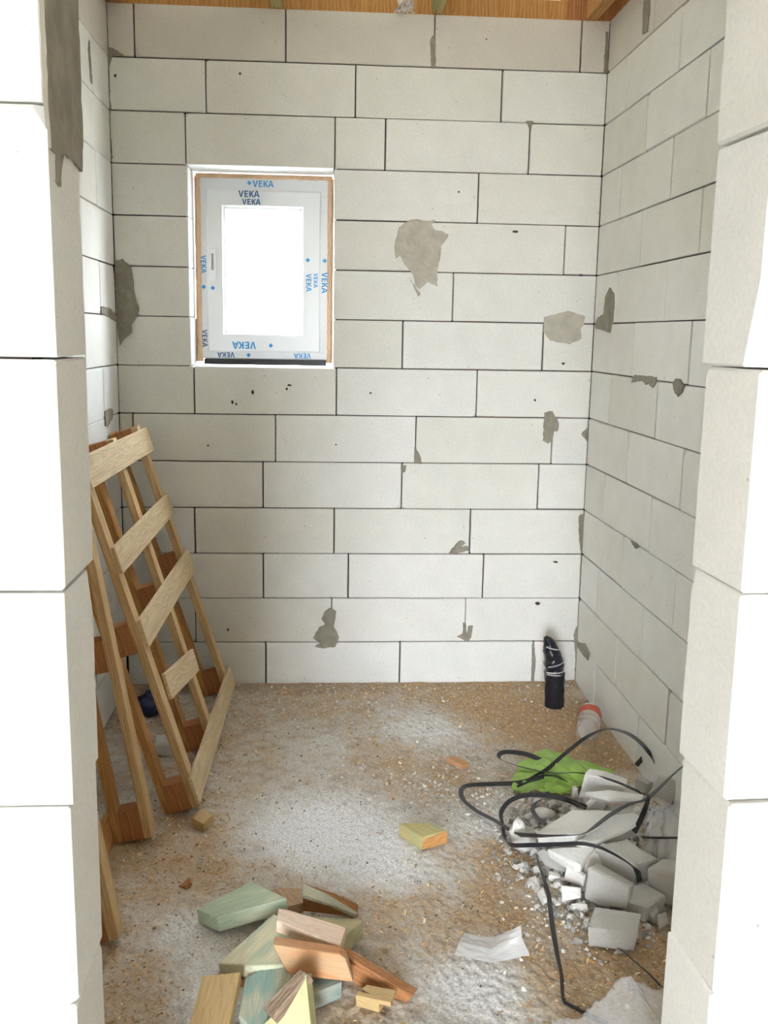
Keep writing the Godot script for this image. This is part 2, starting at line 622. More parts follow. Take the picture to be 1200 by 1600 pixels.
func materials() -> void:
	var img := aac_image()
	var bump := noise_tex(0.09, 21, Color.BLACK, Color.WHITE, 512, 4, true, 1.6)
	M.aac = []
	for c in [c8(238, 237, 232), c8(240, 239, 235), c8(235, 234, 228), c8(239, 239, 236)]:
		var m := mat(c, 0.95)
		m.albedo_texture = img
		m.uv1_triplanar = true
		m.uv1_world_triplanar = true
		m.uv1_scale = Vector3(1.43, 1.43, 1.43)
		M.aac.append(m)
	M.hall = mat(c8(225, 222, 214), 0.95)
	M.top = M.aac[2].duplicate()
	M.top.albedo_color = c8(219, 214, 206)  # greyer block tone, with part of the top course's shade put into it
	M.rubble = M.aac[1].duplicate()
	M.rubble.normal_enabled = true
	M.rubble.normal_texture = bump
	M.rubble.normal_scale = 1.0
	M.rubble_grey = M.rubble.duplicate()
	M.rubble_grey.albedo_color = c8(196, 194, 188)
	M.joint = mat(c8(66, 61, 55), 0.95)
	var mp := mat(Color.WHITE, 0.95)
	mp.albedo_texture = noise_tex(0.02, 61, c8(136, 131, 117), c8(162, 157, 143), 256, 4)
	mp.uv1_triplanar = true
	mp.uv1_scale = Vector3(3, 3, 3)
	mp.normal_enabled = true
	mp.normal_texture = noise_tex(0.03, 62, Color.BLACK, Color.WHITE, 256, 4, true, 5.0)
	mp.normal_scale = 0.7
	M.mortar = mp
	M.mortar_pale = mp.duplicate()
	M.mortar_pale.albedo_texture = noise_tex(0.02, 63, c8(176, 171, 158), c8(198, 193, 180), 256, 4)
	# timber
	M.slat = wood(1, c8(230, 210, 172), c8(192, 164, 122), Color.BLACK, 0.0, true)
	M.rail = wood(2, c8(214, 166, 104), c8(166, 112, 56), Color.BLACK, 0.0, true)
	M.red = wood(3, c8(196, 138, 90), c8(150, 96, 56), Color.BLACK, 0.0, true)
	M.grey_rail = wood(4, c8(226, 196, 148), c8(182, 144, 94), Color.BLACK, 0.0, true)
	M.beam = wood(5, c8(206, 158, 96), c8(160, 108, 54), Color.BLACK, 0.0, true)
	M.beam_green = wood(6, c8(196, 180, 120), c8(150, 140, 84), c8(120, 140, 92), 0.35, true)
	M.green_wood = wood(7, c8(222, 224, 196), c8(198, 206, 172), c8(198, 218, 186), 0.72)
	M.pale_wood = wood(8, c8(208, 178, 142), c8(176, 140, 104))
	M.brown_wood = wood(9, c8(198, 146, 98), c8(146, 92, 52))
	M.olive_wood = wood(10, c8(206, 194, 150), c8(178, 162, 118), c8(182, 184, 146), 0.4)
	M.mint_wood = wood(11, c8(236, 230, 200), c8(214, 208, 172), c8(206, 218, 186), 0.45)
	M.pink_wood = wood(12, c8(244, 226, 206), c8(226, 190, 162))
	M.orange_wood = wood(13, c8(230, 176, 126), c8(198, 136, 88), c8(226, 188, 144), 0.35)
	M.tan_wood = wood(14, c8(214, 188, 138), c8(188, 156, 104))
	M.blue_wood = wood(15, c8(204, 206, 182), c8(176, 182, 160), c8(158, 192, 182), 0.45)
	M.teal_wood = wood(16, c8(184, 190, 178), c8(158, 168, 158), c8(150, 172, 164), 0.4)
	M.yellow_wood = wood(17, c8(228, 222, 174), c8(208, 200, 148), c8(214, 214, 160), 0.3)
	M.lone_wood = wood(18, c8(206, 196, 142), c8(184, 166, 106), c8(188, 196, 150), 0.3)
	M.brick_wood = wood(19, c8(214, 168, 126), c8(188, 136, 94))
	M.sawn_wood = wood(21, c8(222, 170, 108), c8(190, 132, 76))
	M.stain_wood = wood(22, c8(202, 200, 176), c8(176, 172, 148))
	M.bark = wood(20, c8(190, 170, 148), c8(112, 88, 70))
	# plastics
	M.pvc = mat(c8(236, 238, 240), 0.35)
	M.blue_ink = mat(c8(46, 150, 214), 0.5)
	M.dark_ink = mat(c8(24, 92, 146), 0.5)
	M.glass = mat(Color(0.8, 0.84, 0.84, 0.16), 0.02, {"transparency": BaseMaterial3D.TRANSPARENCY_ALPHA})
	M.foam = mat(c8(240, 204, 166), 0.95)
	M.black = mat(c8(34, 34, 38), 0.4)
	M.strap = mat(c8(40, 41, 46), 0.38)
	M.film = mat(Color(0.93, 0.94, 0.95, 0.22), 0.1, {"transparency": BaseMaterial3D.TRANSPARENCY_ALPHA})
	M.milky = mat(Color(0.93, 0.94, 0.95, 0.5), 0.2, {"transparency": BaseMaterial3D.TRANSPARENCY_ALPHA})
	M.pet = mat(Color(0.96, 0.95, 0.93, 0.3), 0.08, {"transparency": BaseMaterial3D.TRANSPARENCY_ALPHA})
	M.red_label = mat(c8(206, 92, 66), 0.5)
	M.green_bag = mat(c8(158, 198, 92), 0.4, {"backlight_enabled": true, "backlight": c8(40, 60, 16)})
	M.membrane = mat(c8(226, 220, 206), 0.8, {"backlight_enabled": true, "backlight": Color(0.47, 0.46, 0.44)})
	M.boarding = mat(c8(196, 178, 146), 0.85)

func shell() -> void:
	# floor of the room, uneven and dirty, and the plain screed of the hall
	var fm := mat(Color.WHITE, 0.92)
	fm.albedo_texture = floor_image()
	fm.normal_enabled = true
	fm.normal_texture = noise_tex(0.12, 71, Color.BLACK, Color.WHITE, 512, 4, true, 6.0)
	fm.normal_scale = 0.36
	var g := grid(100, 148, func(u: float, v: float) -> Vector3:
		var x := lerpf(XL, XR, 1.0 - u)
		var z := 2.97 * v
		return Vector3(x, floor_y(x, z), z))
	var fl := new_st()
	var raw := g.commit()
	var arr := raw.surface_get_arrays(0)
	for i in arr[Mesh.ARRAY_VERTEX].size():
		var q: Vector3 = arr[Mesh.ARRAY_VERTEX][i]
		fl.set_uv(Vector2((q.x - XL) / (XR - XL), q.z / 2.97))
		fl.add_vertex(q)
	fl.index()
	fl.generate_normals()
	fl.generate_tangents()
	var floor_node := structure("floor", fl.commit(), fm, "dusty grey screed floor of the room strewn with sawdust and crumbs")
	pbox(floor_node, "slab", Vector3(-2.8, -0.2, -0.3), Vector3(2.8, -0.012, 9.1), mat(c8(150, 145, 138), 0.95))
	structure("floor_hall", cbox(Vector3(5.2, 0.012, 6.1)), mat(c8(150, 145, 136), 0.95), "bare grey screed floor of the hall in front of the doorway", Transform3D(Basis(), Vector3(0, -0.006, 6.02)))
	structure("ground", cbox(Vector3(60, 0.1, 60)), mat(c8(190, 186, 178), 0.95), "pale ground outside the house", Transform3D(Basis(), Vector3(0, -0.3, 0)))

	# back wall with its window opening
	var wo := Rect2(-0.697, 4.0 * 0.0 + 7.0 * H, 0.594, 4.0 * H)
	var back := structure("wall_back", cbox(Vector3(2.42, 7.0 * H - 0.008, 0.284)), M.joint, "white aerated concrete block wall facing the doorway", Transform3D(Basis(), Vector3(0.005, (7.0 * H - 0.008) * 0.5, -0.156)))
	var y0 := 7.0 * H - 0.008
	var y1 := 11.0 * H + 0.008
	pbox(back, "mortar_core", Vector3(-1.205, y0, -0.298), Vector3(wo.position.x - 0.012, y1, -0.014), M.joint)
	pbox(back, "mortar_core", Vector3(wo.end.x + 0.012, y0, -0.298), Vector3(1.215, y1, -0.014), M.joint)
	pbox(back, "mortar_core", Vector3(-1.205, y1, -0.298), Vector3(1.215, 14.0 * H - 0.006, -0.014), M.joint)
	var bc := [[-0.999, -0.393, 0.208, 0.817], [-0.7, -0.1, 0.5], [-0.401, -0.028, 0.574], [-0.696, -0.092, 0.509], [-0.4, 0.202, 0.804], [-0.949, -0.346, 0.259, 0.857], [-0.688, -0.086, 0.518],
		[-0.694, -0.104, 0.193, 0.799], [-0.696, -0.103, 0.404], [-0.697, -0.103, 0.255, 0.874], [-0.697, -0.104, 0.497], [-0.706, -0.1, 0.106, 0.705], [-0.621, -0.019, 0.582], [-0.9, -0.3, 0.299, 0.902]]
	lay(back, Vector3.ZERO, Vector3.RIGHT, Vector3.BACK, bc, XL, XR, 0.3, Rect2(wo.position + Vector2(0.01, 0.01), wo.size - Vector2(0.02, 0.02)))
	var bp := [
	[[0.198, 2.021], [0.22, 2.033], [0.239, 2.035], [0.266, 2.029], [0.282, 2.026], [0.315, 2.035], [0.316, 2.021], [0.302, 2.017], [0.321, 1.991], [0.35, 1.989], [0.376, 1.977], [0.371, 1.959], [0.346, 1.93], [0.345, 1.883], [0.338, 1.848], [0.333, 1.809], [0.337, 1.762], [0.296, 1.781], [0.262, 1.751], [0.24, 1.768], [0.233, 1.807], [0.211, 1.833], [0.197, 1.848], [0.175, 1.887], [0.157, 1.873], [0.153, 1.899], [0.151, 1.928], [0.16, 1.962], [0.168, 2.001]],
	[[0.217, 1.791], [0.24, 1.765], [0.265, 1.731], [0.257, 1.718], [0.237, 1.755]],
	[[0.798, 1.645], [0.85, 1.658], [0.901, 1.672], [0.938, 1.66], [0.975, 1.649], [0.972, 1.618], [0.957, 1.598], [0.964, 1.557], [0.913, 1.531], [0.829, 1.545], [0.796, 1.585]],
	[[-1.003, 1.835], [-0.971, 1.85], [-0.938, 1.817], [-0.926, 1.716], [-0.909, 1.643], [-0.914, 1.623], [-0.942, 1.579], [-0.941, 1.549], [-0.971, 1.524], [-0.992, 1.494], [-1, 1.568], [-1.001, 1.666]],
	[[0.817, 1.236], [0.836, 1.243], [0.853, 1.243], [0.882, 1.195], [0.88, 1.158], [0.862, 1.156], [0.859, 1.111], [0.839, 1.103], [0.816, 1.115]],
	[[0.256, 1.087], [0.272, 1.059], [0.29, 1.01], [0.254, 1.01]],
	[[0.197, 1.002], [0.22, 1.002], [0.216, 0.974], [0.2, 0.965]],
	[[0.985, 1.145], [1.01, 1.173], [1.011, 1.113]],
	[[0.993, 0.781], [1.003, 0.789], [1.018, 0.789], [1.02, 0.688], [1.013, 0.603], [0.999, 0.671]],
	[[0.416, 0.61], [0.428, 0.631], [0.444, 0.648], [0.46, 0.665], [0.481, 0.667], [0.49, 0.656], [0.461, 0.637], [0.503, 0.644], [0.505, 0.623], [0.454, 0.61]],
	[[-0.145, 0.311], [-0.129, 0.345], [-0.108, 0.36], [-0.079, 0.345], [-0.083, 0.31], [-0.091, 0.276], [-0.067, 0.224], [-0.082, 0.181], [-0.132, 0.174], [-0.173, 0.181], [-0.149, 0.203], [-0.182, 0.22], [-0.157, 0.268], [-0.128, 0.285]],
	[[0.465, 0.227], [0.49, 0.24], [0.49, 0.292], [0.502, 0.288], [0.509, 0.24], [0.515, 0.275], [0.536, 0.276], [0.529, 0.222], [0.517, 0.205], [0.491, 0.213]],
	[[0.998, 0.229], [1.009, 0.273], [1.021, 0.212], [1.036, -0.002], [1.013, 0.003], [1.013, 0.114]],
	[[-1.017, 2.653], [-1, 2.663], [-0.975, 2.656], [-0.942, 2.637], [-0.968, 2.63], [-1.013, 2.631]],
	[[-1.018, 2.631], [-0.986, 2.632], [-1.007, 2.577], [-1.013, 2.505], [-0.997, 2.437], [-1.007, 2.392], [-0.997, 2.245], [-1.003, 2.241], [-1.012, 2.392], [-1.017, 2.44], [-1.026, 2.521]],
	[[0.28, 2.732], [0.292, 2.752], [0.302, 2.753], [0.305, 2.629], [0.287, 2.628]],
	[[0.685, 2.435], [0.716, 2.435], [0.707, 2.396]],
	[[0.809, 0.195], [0.822, 0.168], [0.828, 0.097], [0.826, 0.004], [0.815, 0.004]],
	[[1, 2.789], [1.009, 2.789], [1.018, 2.63], [0.998, 2.633]],
	]
	for k in bp.size():
		part(back, "mortar_patch", smear(bp[k], func(q: Vector2) -> Vector3: return Vector3(q.x, q.y, 0.0), Vector3.BACK, 0.004), M.mortar_pale if k < 3 else M.mortar, at_world(back, Transform3D()))

	var pits := [
	[[0.671, 1.994], [0.667, 1.989], [0.655, 1.99], [0.649, 1.99], [0.646, 1.995], [0.654, 1.999], [0.67, 1.998]],
	[[-0.523, 1.267], [-0.525, 1.259], [-0.529, 1.257], [-0.533, 1.264], [-0.533, 1.271], [-0.529, 1.273], [-0.525, 1.273]],
	[[-0.508, 1.259], [-0.51, 1.253], [-0.513, 1.252], [-0.515, 1.256], [-0.516, 1.261], [-0.513, 1.263], [-0.509, 1.263]],
	[[-0.435, 1.309], [-0.438, 1.303], [-0.443, 1.3], [-0.447, 1.304], [-0.447, 1.313], [-0.443, 1.319], [-0.438, 1.314]],
	[[-0.275, 1.34], [-0.28, 1.337], [-0.289, 1.337], [-0.297, 1.338], [-0.294, 1.342], [-0.29, 1.346], [-0.283, 1.344]],
	[[-0.293, 1.324], [-0.295, 1.319], [-0.299, 1.32], [-0.302, 1.322], [-0.303, 1.326], [-0.299, 1.331], [-0.295, 1.33]],
	[[-0.479, 2.582], [-0.48, 2.579], [-0.484, 2.578], [-0.488, 2.58], [-0.487, 2.584], [-0.484, 2.588], [-0.48, 2.585]],
	[[-0.974, 2.559], [-0.975, 2.554], [-0.979, 2.552], [-0.983, 2.556], [-0.982, 2.562], [-0.979, 2.564], [-0.974, 2.564]],
	[[0.897, 1.449], [0.894, 1.445], [0.889, 1.444], [0.883, 1.448], [0.882, 1.451], [0.888, 1.453], [0.895, 1.454]],
	[[0.777, 1.291], [0.777, 1.285], [0.773, 1.285], [0.769, 1.289], [0.77, 1.293], [0.772, 1.297], [0.776, 1.295]],
	[[0.065, 1.312], [0.063, 1.308], [0.059, 1.308], [0.055, 1.31], [0.056, 1.314], [0.058, 1.316], [0.062, 1.316]],
	[[-0.553, 0.26], [-0.555, 0.257], [-0.56, 0.255], [-0.564, 0.258], [-0.562, 0.262], [-0.56, 0.265], [-0.555, 0.265]],
	[[0.908, 0.572], [0.908, 0.567], [0.895, 0.567], [0.89, 0.57], [0.885, 0.573], [0.895, 0.576], [0.906, 0.575]],
	[[0.839, 0.379], [0.83, 0.373], [0.823, 0.371], [0.817, 0.376], [0.814, 0.382], [0.823, 0.387], [0.833, 0.385]],
	[[-0.083, 1.088], [-0.085, 1.086], [-0.087, 1.085], [-0.09, 1.087], [-0.09, 1.09], [-0.087, 1.092], [-0.084, 1.091]],
	[[0.419, 2.148], [0.418, 2.145], [0.414, 2.144], [0.412, 2.146], [0.411, 2.149], [0.415, 2.152], [0.418, 2.151]],
	[[0.957, 1.822], [0.955, 1.818], [0.947, 1.817], [0.938, 1.819], [0.938, 1.822], [0.946, 1.826], [0.953, 1.824]],
	[[0.513, 2.745], [0.512, 2.743], [0.509, 2.743], [0.508, 2.744], [0.507, 2.746], [0.509, 2.749], [0.511, 2.748]],
	[[-0.629, 1.08], [-0.631, 1.076], [-0.635, 1.076], [-0.637, 1.078], [-0.637, 1.082], [-0.635, 1.084], [-0.631, 1.083]],
	]
	for q in pits:
		part(back, "pit", smear(q, func(p: Vector2) -> Vector3: return Vector3(p.x, p.y, 0.0), Vector3.BACK, 0.0012), M.joint, at_world(back, Transform3D()))

	# right wall
	var right := structure("wall_right", cbox(Vector3(0.28, 14.0 * H - 0.006, 3.1)), M.joint, "white aerated concrete block wall on the right of the room", Transform3D(Basis(), Vector3(XR + 0.152, 7.0 * H - 0.003, 1.26)))
	var rc := []
	for k in 14:
		var f: float = [0.302, 0.583, 0.274, 0.575, 0.293, 0.565, 0.279, 0.559, 0.298, 0.57, 0.279, 0.551, 0.28, 0.57][k]
		var step := 0.578
		var row := []
		while f < ZF - 0.02:
			row.append(f)
			f += step
		rc.append(row)
	lay(right, Vector3(XR, 0, 0), Vector3.BACK, Vector3.LEFT, rc, 0.0, ZF, 0.2, Rect2(), 1.9)
	var rp := [
	[[0.026, 1.621], [0.061, 1.645], [0.148, 1.658], [0.159, 1.727], [0.213, 1.762], [0.277, 1.736], [0.288, 1.682], [0.28, 1.625], [0.249, 1.581], [0.135, 1.595], [0.044, 1.599]],
	[[0.57, 1.398], [0.6, 1.425], [0.698, 1.427], [0.846, 1.429], [0.841, 1.408], [0.812, 1.39], [0.769, 1.404], [0.739, 1.397], [0.692, 1.41], [0.624, 1.404]],
	[[1.008, 1.419], [1.03, 1.43], [1.069, 1.433], [1.119, 1.413], [1.1, 1.391], [1.065, 1.375], [1.03, 1.392]],
	[[0.013, 0.2], [0.138, 0.236], [0.225, 0.218], [0.197, 0.178], [0.106, 0.178], [0.025, 0.184]],
	[[0.453, 2.654], [0.444, 2.738], [0.449, 2.771], [0.51, 2.753], [0.517, 2.716], [0.506, 2.648]],
	[[0.679, 0.814], [0.74, 0.814], [0.771, 0.808], [0.744, 0.796], [0.702, 0.803]],
	]
	for q in rp:
		part(right, "mortar_patch", smear(q, func(p: Vector2) -> Vector3: return Vector3(XR, p.y, p.x), Vector3.LEFT), M.mortar, at_world(right, Transform3D()))

	# left wall
	var left := structure("wall_left", cbox(Vector3(0.28, 14.0 * H - 0.006, 3.1)), M.joint, "white aerated concrete block wall on the left behind the pallets", Transform3D(Basis(), Vector3(XL - 0.152, 7.0 * H - 0.003, 1.26)))
	var lc := []
	for k in 14:
		var f: float = 0.285 if k % 2 == 0 else 0.565
		var row := []
		while f < ZF - 0.02:
			row.push_front(-f)
			f += 0.58
		lc.append(row)
	lay(left, Vector3(XL, 0, 0), Vector3.FORWARD, Vector3.RIGHT, lc, -ZF, 0.0, 0.2, Rect2(), 1.6)
	var lp := [
	[[0.287, 1.648], [0.134, 1.646], [0.007, 1.618], [0.011, 1.594], [0.155, 1.611], [0.291, 1.623]],
	[[0.284, 1.243], [0.212, 1.248], [0.139, 1.241], [0.154, 1.206], [0.239, 1.179], [0.281, 1.185]],
	[[0.338, 2.597], [0.33, 2.547], [0.316, 2.452], [0.334, 2.46], [0.345, 2.52], [0.355, 2.558]],
	]
	for q in lp:
		part(left, "mortar_patch", smear(q, func(p: Vector2) -> Vector3: return Vector3(XL, p.y, p.x), Vector3.RIGHT), M.mortar, at_world(left, Transform3D()))

	door_wall()
	hall()
	roof()

func door_wall() -> void:
	# the wall with the door opening: thinner blocks laid in courses of 0.3 m
	var top := 14.0 * H
	var w := structure("wall_front", cbox(Vector3(2.05, top, 0.13)), M.joint, "white block wall with the door opening between the hall and the room", Transform3D(Basis(), Vector3(-1.54, top * 0.5, 2.89)))
	pbox(w, "mortar_core", Vector3(0.455, 0, 2.825), Vector3(2.55, top, 2.955), M.joint)
	var le := [-0.4905, -0.489, -0.487, -0.4825, -0.480, -0.4785, -0.479, -0.479, -0.479, -0.479]
	var re := [0.414, 0.414, 0.4145, 0.4105, 0.407, 0.4025, 0.398, 0.396, 0.396, 0.396]
	var d := ZH - ZF
	for side in 2:
		for k in 10:
			var yb := 0.02 + HJ * k if k > 0 else 0.0
			var yt := minf(0.02 + HJ * (k + 1), top)
			var first := 0.6 if k % 2 == 0 else 0.31
			var x: float = le[k] if side == 0 else re[k]
			var sg := -1.0 if side == 0 else 1.0
			for j in 4:
				var wd := first if j == 0 else 0.6
				var s := Vector3(wd - 0.003, yt - yb - rng.randf_range(0.002, 0.004), d)
				var c := Vector3(x + sg * wd * 0.5, (yb + yt) * 0.5, (ZF + ZH) * 0.5 + rng.randf_range(-0.001, 0.001))
				var pl := box_planes(s, 0.003, 0.9)
				var yaw := 0.0
				if j == 0:
					if side == 1: yaw = 0.055
					chips(pl, s, side, k)
				x += sg * wd
				part(w, "block", solid(pl), M.aac[rng.randi() % 4], at_world(w, Transform3D(Basis(Vector3.UP, yaw), c)))
	var jp := [
	[[2.975, 1.957], [2.802, 2.013], [2.805, 1.953], [2.801, 1.82], [2.814, 1.769], [2.84, 1.773], [2.867, 1.777], [2.906, 1.777], [2.924, 1.757], [2.931, 1.733], [2.943, 1.737], [2.937, 1.771], [2.969, 1.772], [2.976, 1.83], [2.974, 1.88]],
	]
	for q in jp:
		part(w, "mortar_patch", smear(q, func(p: Vector2) -> Vector3: return Vector3(-0.479, p.y, p.x), Vector3.RIGHT, 0.003), M.mortar, at_world(w, Transform3D()))

# knocked-off arrises of the jamb blocks, seen in the opening
func chips(pl: Array, s: Vector3, side: int, k: int) -> void:
	var h := s * 0.5
	var e := 1.0 if side == 0 else -1.0   # towards the opening
	var cut := func(n: Vector3, p: Vector3) -> void: pl.append(Plane(n.normalized(), n.normalized().dot(p)))
	if side == 1 and k == 5:
		cut.call(Vector3(-1.0, -0.24, 0.9), Vector3(-h.x, -0.02, h.z))
	elif side == 1 and k == 4:
		cut.call(Vector3(-1.0, 0.7, -0.9), Vector3(-h.x, h.y - 0.018, -h.z))
	elif side == 1 and k == 3:
		cut.call(Vector3(-1.0, 0.35, -1.2), Vector3(-h.x, h.y - 0.05, -h.z))
	elif side == 1 and k == 6:
		cut.call(Vector3(-1.0, -1.0, 1.2), Vector3(-h.x, -h.y + 0.022, h.z))
	elif side == 0 and k == 3:
		cut.call(Vector3(1.0, 0.22, -0.6), Vector3(h.x, h.y - 0.085, -h.z))
	elif side == 0 and k == 5:
		cut.call(Vector3(1.0, 0.6, 1.0), Vector3(h.x, h.y - 0.03, h.z))
	elif side == 0 and k == 1:
		cut.call(Vector3(1.0, 0.6, -0.9), Vector3(h.x, h.y - 0.02, -h.z))
	elif side == 0 and k == 2:
		cut.call(Vector3(1.0, -0.8, 1.0), Vector3(h.x, -h.y + 0.02, h.z))

func hall() -> void:
	var m: Material = M.hall
	var hh := 3.02
	var ze := 9.0
	structure("wall_hall_left", cbox(Vector3(0.2, hh, ze - 2.8)), m, "plain block wall on the left side of the hall", Transform3D(Basis(), Vector3(-2.65, hh * 0.5, ze * 0.5 + 1.4)))
	structure("wall_hall_right", cbox(Vector3(0.2, hh, ze - 2.8)), m, "plain block wall on the right side of the hall", Transform3D(Basis(), Vector3(2.65, hh * 0.5, ze * 0.5 + 1.4)))
	# rear wall of the hall with the tall opening that lets the daylight in
	var r := structure("wall_hall_rear", cbox(Vector3(0.65, hh, 0.2)), m, "block wall behind the camera with a tall open terrace doorway", Transform3D(Basis(), Vector3(-2.225, hh * 0.5, ze)))
	pbox(r, "wall_panel", Vector3(-0.5, 0, ze - 0.1), Vector3(2.55, hh, ze + 0.1), m)

func roof() -> void:
	var c := structure("ceiling", cbox(Vector3(2.9, 0.004, 3.3), 0.0005), M.membrane, "cream roof membrane above bare timber joists", Transform3D(Basis(), Vector3(0, 3.022, 1.34)))
	pbox(c, "hall_boarding", Vector3(-2.8, 3.02, 2.99), Vector3(2.8, 3.07, 9.2), M.boarding)
	var top := 14.0 * H
	# wall plates close the gap between the block walls and the membrane
	pbox(c, "wall_plate", Vector3(-1.2, top, -0.16), Vector3(0.845, 2.908, -0.02), M.beam, 0.003)
	pbox(c, "wall_plate", Vector3(0.845, top, -0.16), Vector3(1.2, 3.02, -0.03), M.red, 0.003)
	pbox(c, "fascia", Vector3(-1.3, top, -0.184), Vector3(1.3, 3.02, -0.18), M.membrane, 0.0005)
	pbox(c, "wall_plate", Vector3(XL - 0.29, top, -0.16), Vector3(XL - 0.03, 3.02, 2.97), M.beam, 0.003)
	pbox(c, "wall_plate", Vector3(XR + 0.03, top, -0.16), Vector3(XR + 0.29, 3.02, 2.97), M.beam, 0.003)
	pbox(c, "wall_plate", Vector3(-2.6, top, 2.83), Vector3(2.6, 2.93, 2.95), M.beam, 0.003)
	for q in [[-0.337, 0.045, M.beam_green], [0.307, 0.038, M.beam_green], [0.94, 0.05, M.beam], [-0.96, 0.05, M.beam], [1.56, 0.05, M.beam], [-1.58, 0.05, M.beam]]:
		board(c, "joist", Vector3(q[0], 2.93 if absf(q[0]) > 1.1 else 2.905, 0.0 if absf(q[0]) < 1.1 else 2.9), Vector3(q[0], 2.93 if absf(q[0]) > 1.1 else 2.905, 9.0), q[1], 0.145, Vector3.UP, q[2])

func window() -> void:
	var w := Node3D.new()
	w.name = "window_1"
	add_child(w)
	w.position = Vector3(-0.4, 1.42, -0.2)
	w.set_meta("kind", "structure")
	w.set_meta("label", "small white plastic window with blue printed film in the back wall")
	var fr := part(w, "frame", ring(Rect2(-0.676, 1.444, 0.555, 0.764), Rect2(-0.632, 1.49, 0.462, 0.65), -0.245, -0.172, 0.004), M.pvc, at_world(w, Transform3D()))
	var sa := part(w, "sash", ring(Rect2(-0.645, 1.475, 0.488, 0.68), Rect2(-0.572, 1.555, 0.335, 0.53), -0.225, -0.152, 0.006), M.pvc, at_world(w, Transform3D()))
	pbox(w, "glass", Vector3(-0.59, 1.54, -0.2), Vector3(-0.22, 2.1, -0.196), M.glass, 0.0002)
	part(w, "glazing_bead", ring(Rect2(-0.577, 1.55, 0.345, 0.54), Rect2(-0.562, 1.565, 0.315, 0.51), -0.2, -0.165, 0.004), M.pvc, at_world(w, Transform3D()))
	var hd := pbox(w, "handle_plate", Vector3(-0.632, 1.775, -0.153), Vector3(-0.604, 1.91, -0.143), M.pvc, 0.003)
	part(hd, "spindle", cbox(Vector3(0.009, 0.07, 0.004), 0.001), mat(c8(150, 152, 156), 0.4), Transform3D(Basis(), Vector3(-0.001, 0.012, 0.006)))
	for y in [1.5, 2.1]:
		pbox(w, "hinge", Vector3(-0.156, y - 0.03, -0.172), Vector3(-0.143, y + 0.035, -0.155), M.pvc, 0.002)
	pbox(w, "sill_profile", Vector3(-0.664, 1.4185, -0.24), Vector3(-0.13, 1.443, -0.165), M.black, 0.002)
	var i := 0
	for q in [[Vector3(-0.682, 1.43, -0.188), Vector3(-0.682, 2.212, -0.188), 0.029, 0.03], [Vector3(-0.116, 1.43, -0.188), Vector3(-0.116, 2.212, -0.188), 0.028, 0.028], [Vector3(-0.69, 2.212, -0.188), Vector3(-0.108, 2.212, -0.188), 0.024, 0.024]]:
		i += 1
		part(w, "foam_bead", foam(q[0], q[1], q[2], q[3], 80 + i), M.foam, at_world(w, Transform3D()))
	# the printing on the protective film
	var zf := -0.1713
	var zs := -0.1513
	letters(fr, Vector3(-0.403, 2.183, zf), 0.026, 0.0, M.blue_ink)
	letters(sa, Vector3(-0.462, 2.138, zs), 0.026, 0.0, M.dark_ink)
	letters(sa, Vector3(-0.452, 2.106, zs), 0.023, 0.0, M.dark_ink)
	letters(fr, Vector3(-0.6605, 1.845, zf), 0.022, -PI / 2, M.blue_ink)
	letters(fr, Vector3(-0.6605, 1.53, zf), 0.022, -PI / 2, M.dark_ink)
	letters(sa, Vector3(-0.208, 1.775, zs), 0.022, -PI / 2, M.blue_ink)
	letters(sa, Vector3(-0.178, 1.785, zs), 0.018, -PI / 2, M.blue_ink)
	letters(fr, Vector3(-0.139, 1.777, zf), 0.026, -PI / 2, M.blue_ink)
	letters(sa, Vector3(-0.488, 1.504, zs), 0.03, PI, M.blue_ink)
	letters(fr, Vector3(-0.569, 1.461, zf), 0.022, PI, M.dark_ink)
	letters(fr, Vector3(-0.235, 1.461, zf), 0.022, PI, M.blue_ink)
	for q in [[fr, -0.462, 2.186, zf], [fr, -0.661, 1.75, zf], [sa, -0.62, 1.745, zs], [sa, -0.212, 1.87, zs], [fr, -0.139, 1.87, zf], [sa, -0.372, 1.504, zs], [fr, -0.47, 1.461, zf]]:
		diamond(q[0], Vector3(q[1], q[2], q[3]), 0.014, M.blue_ink)

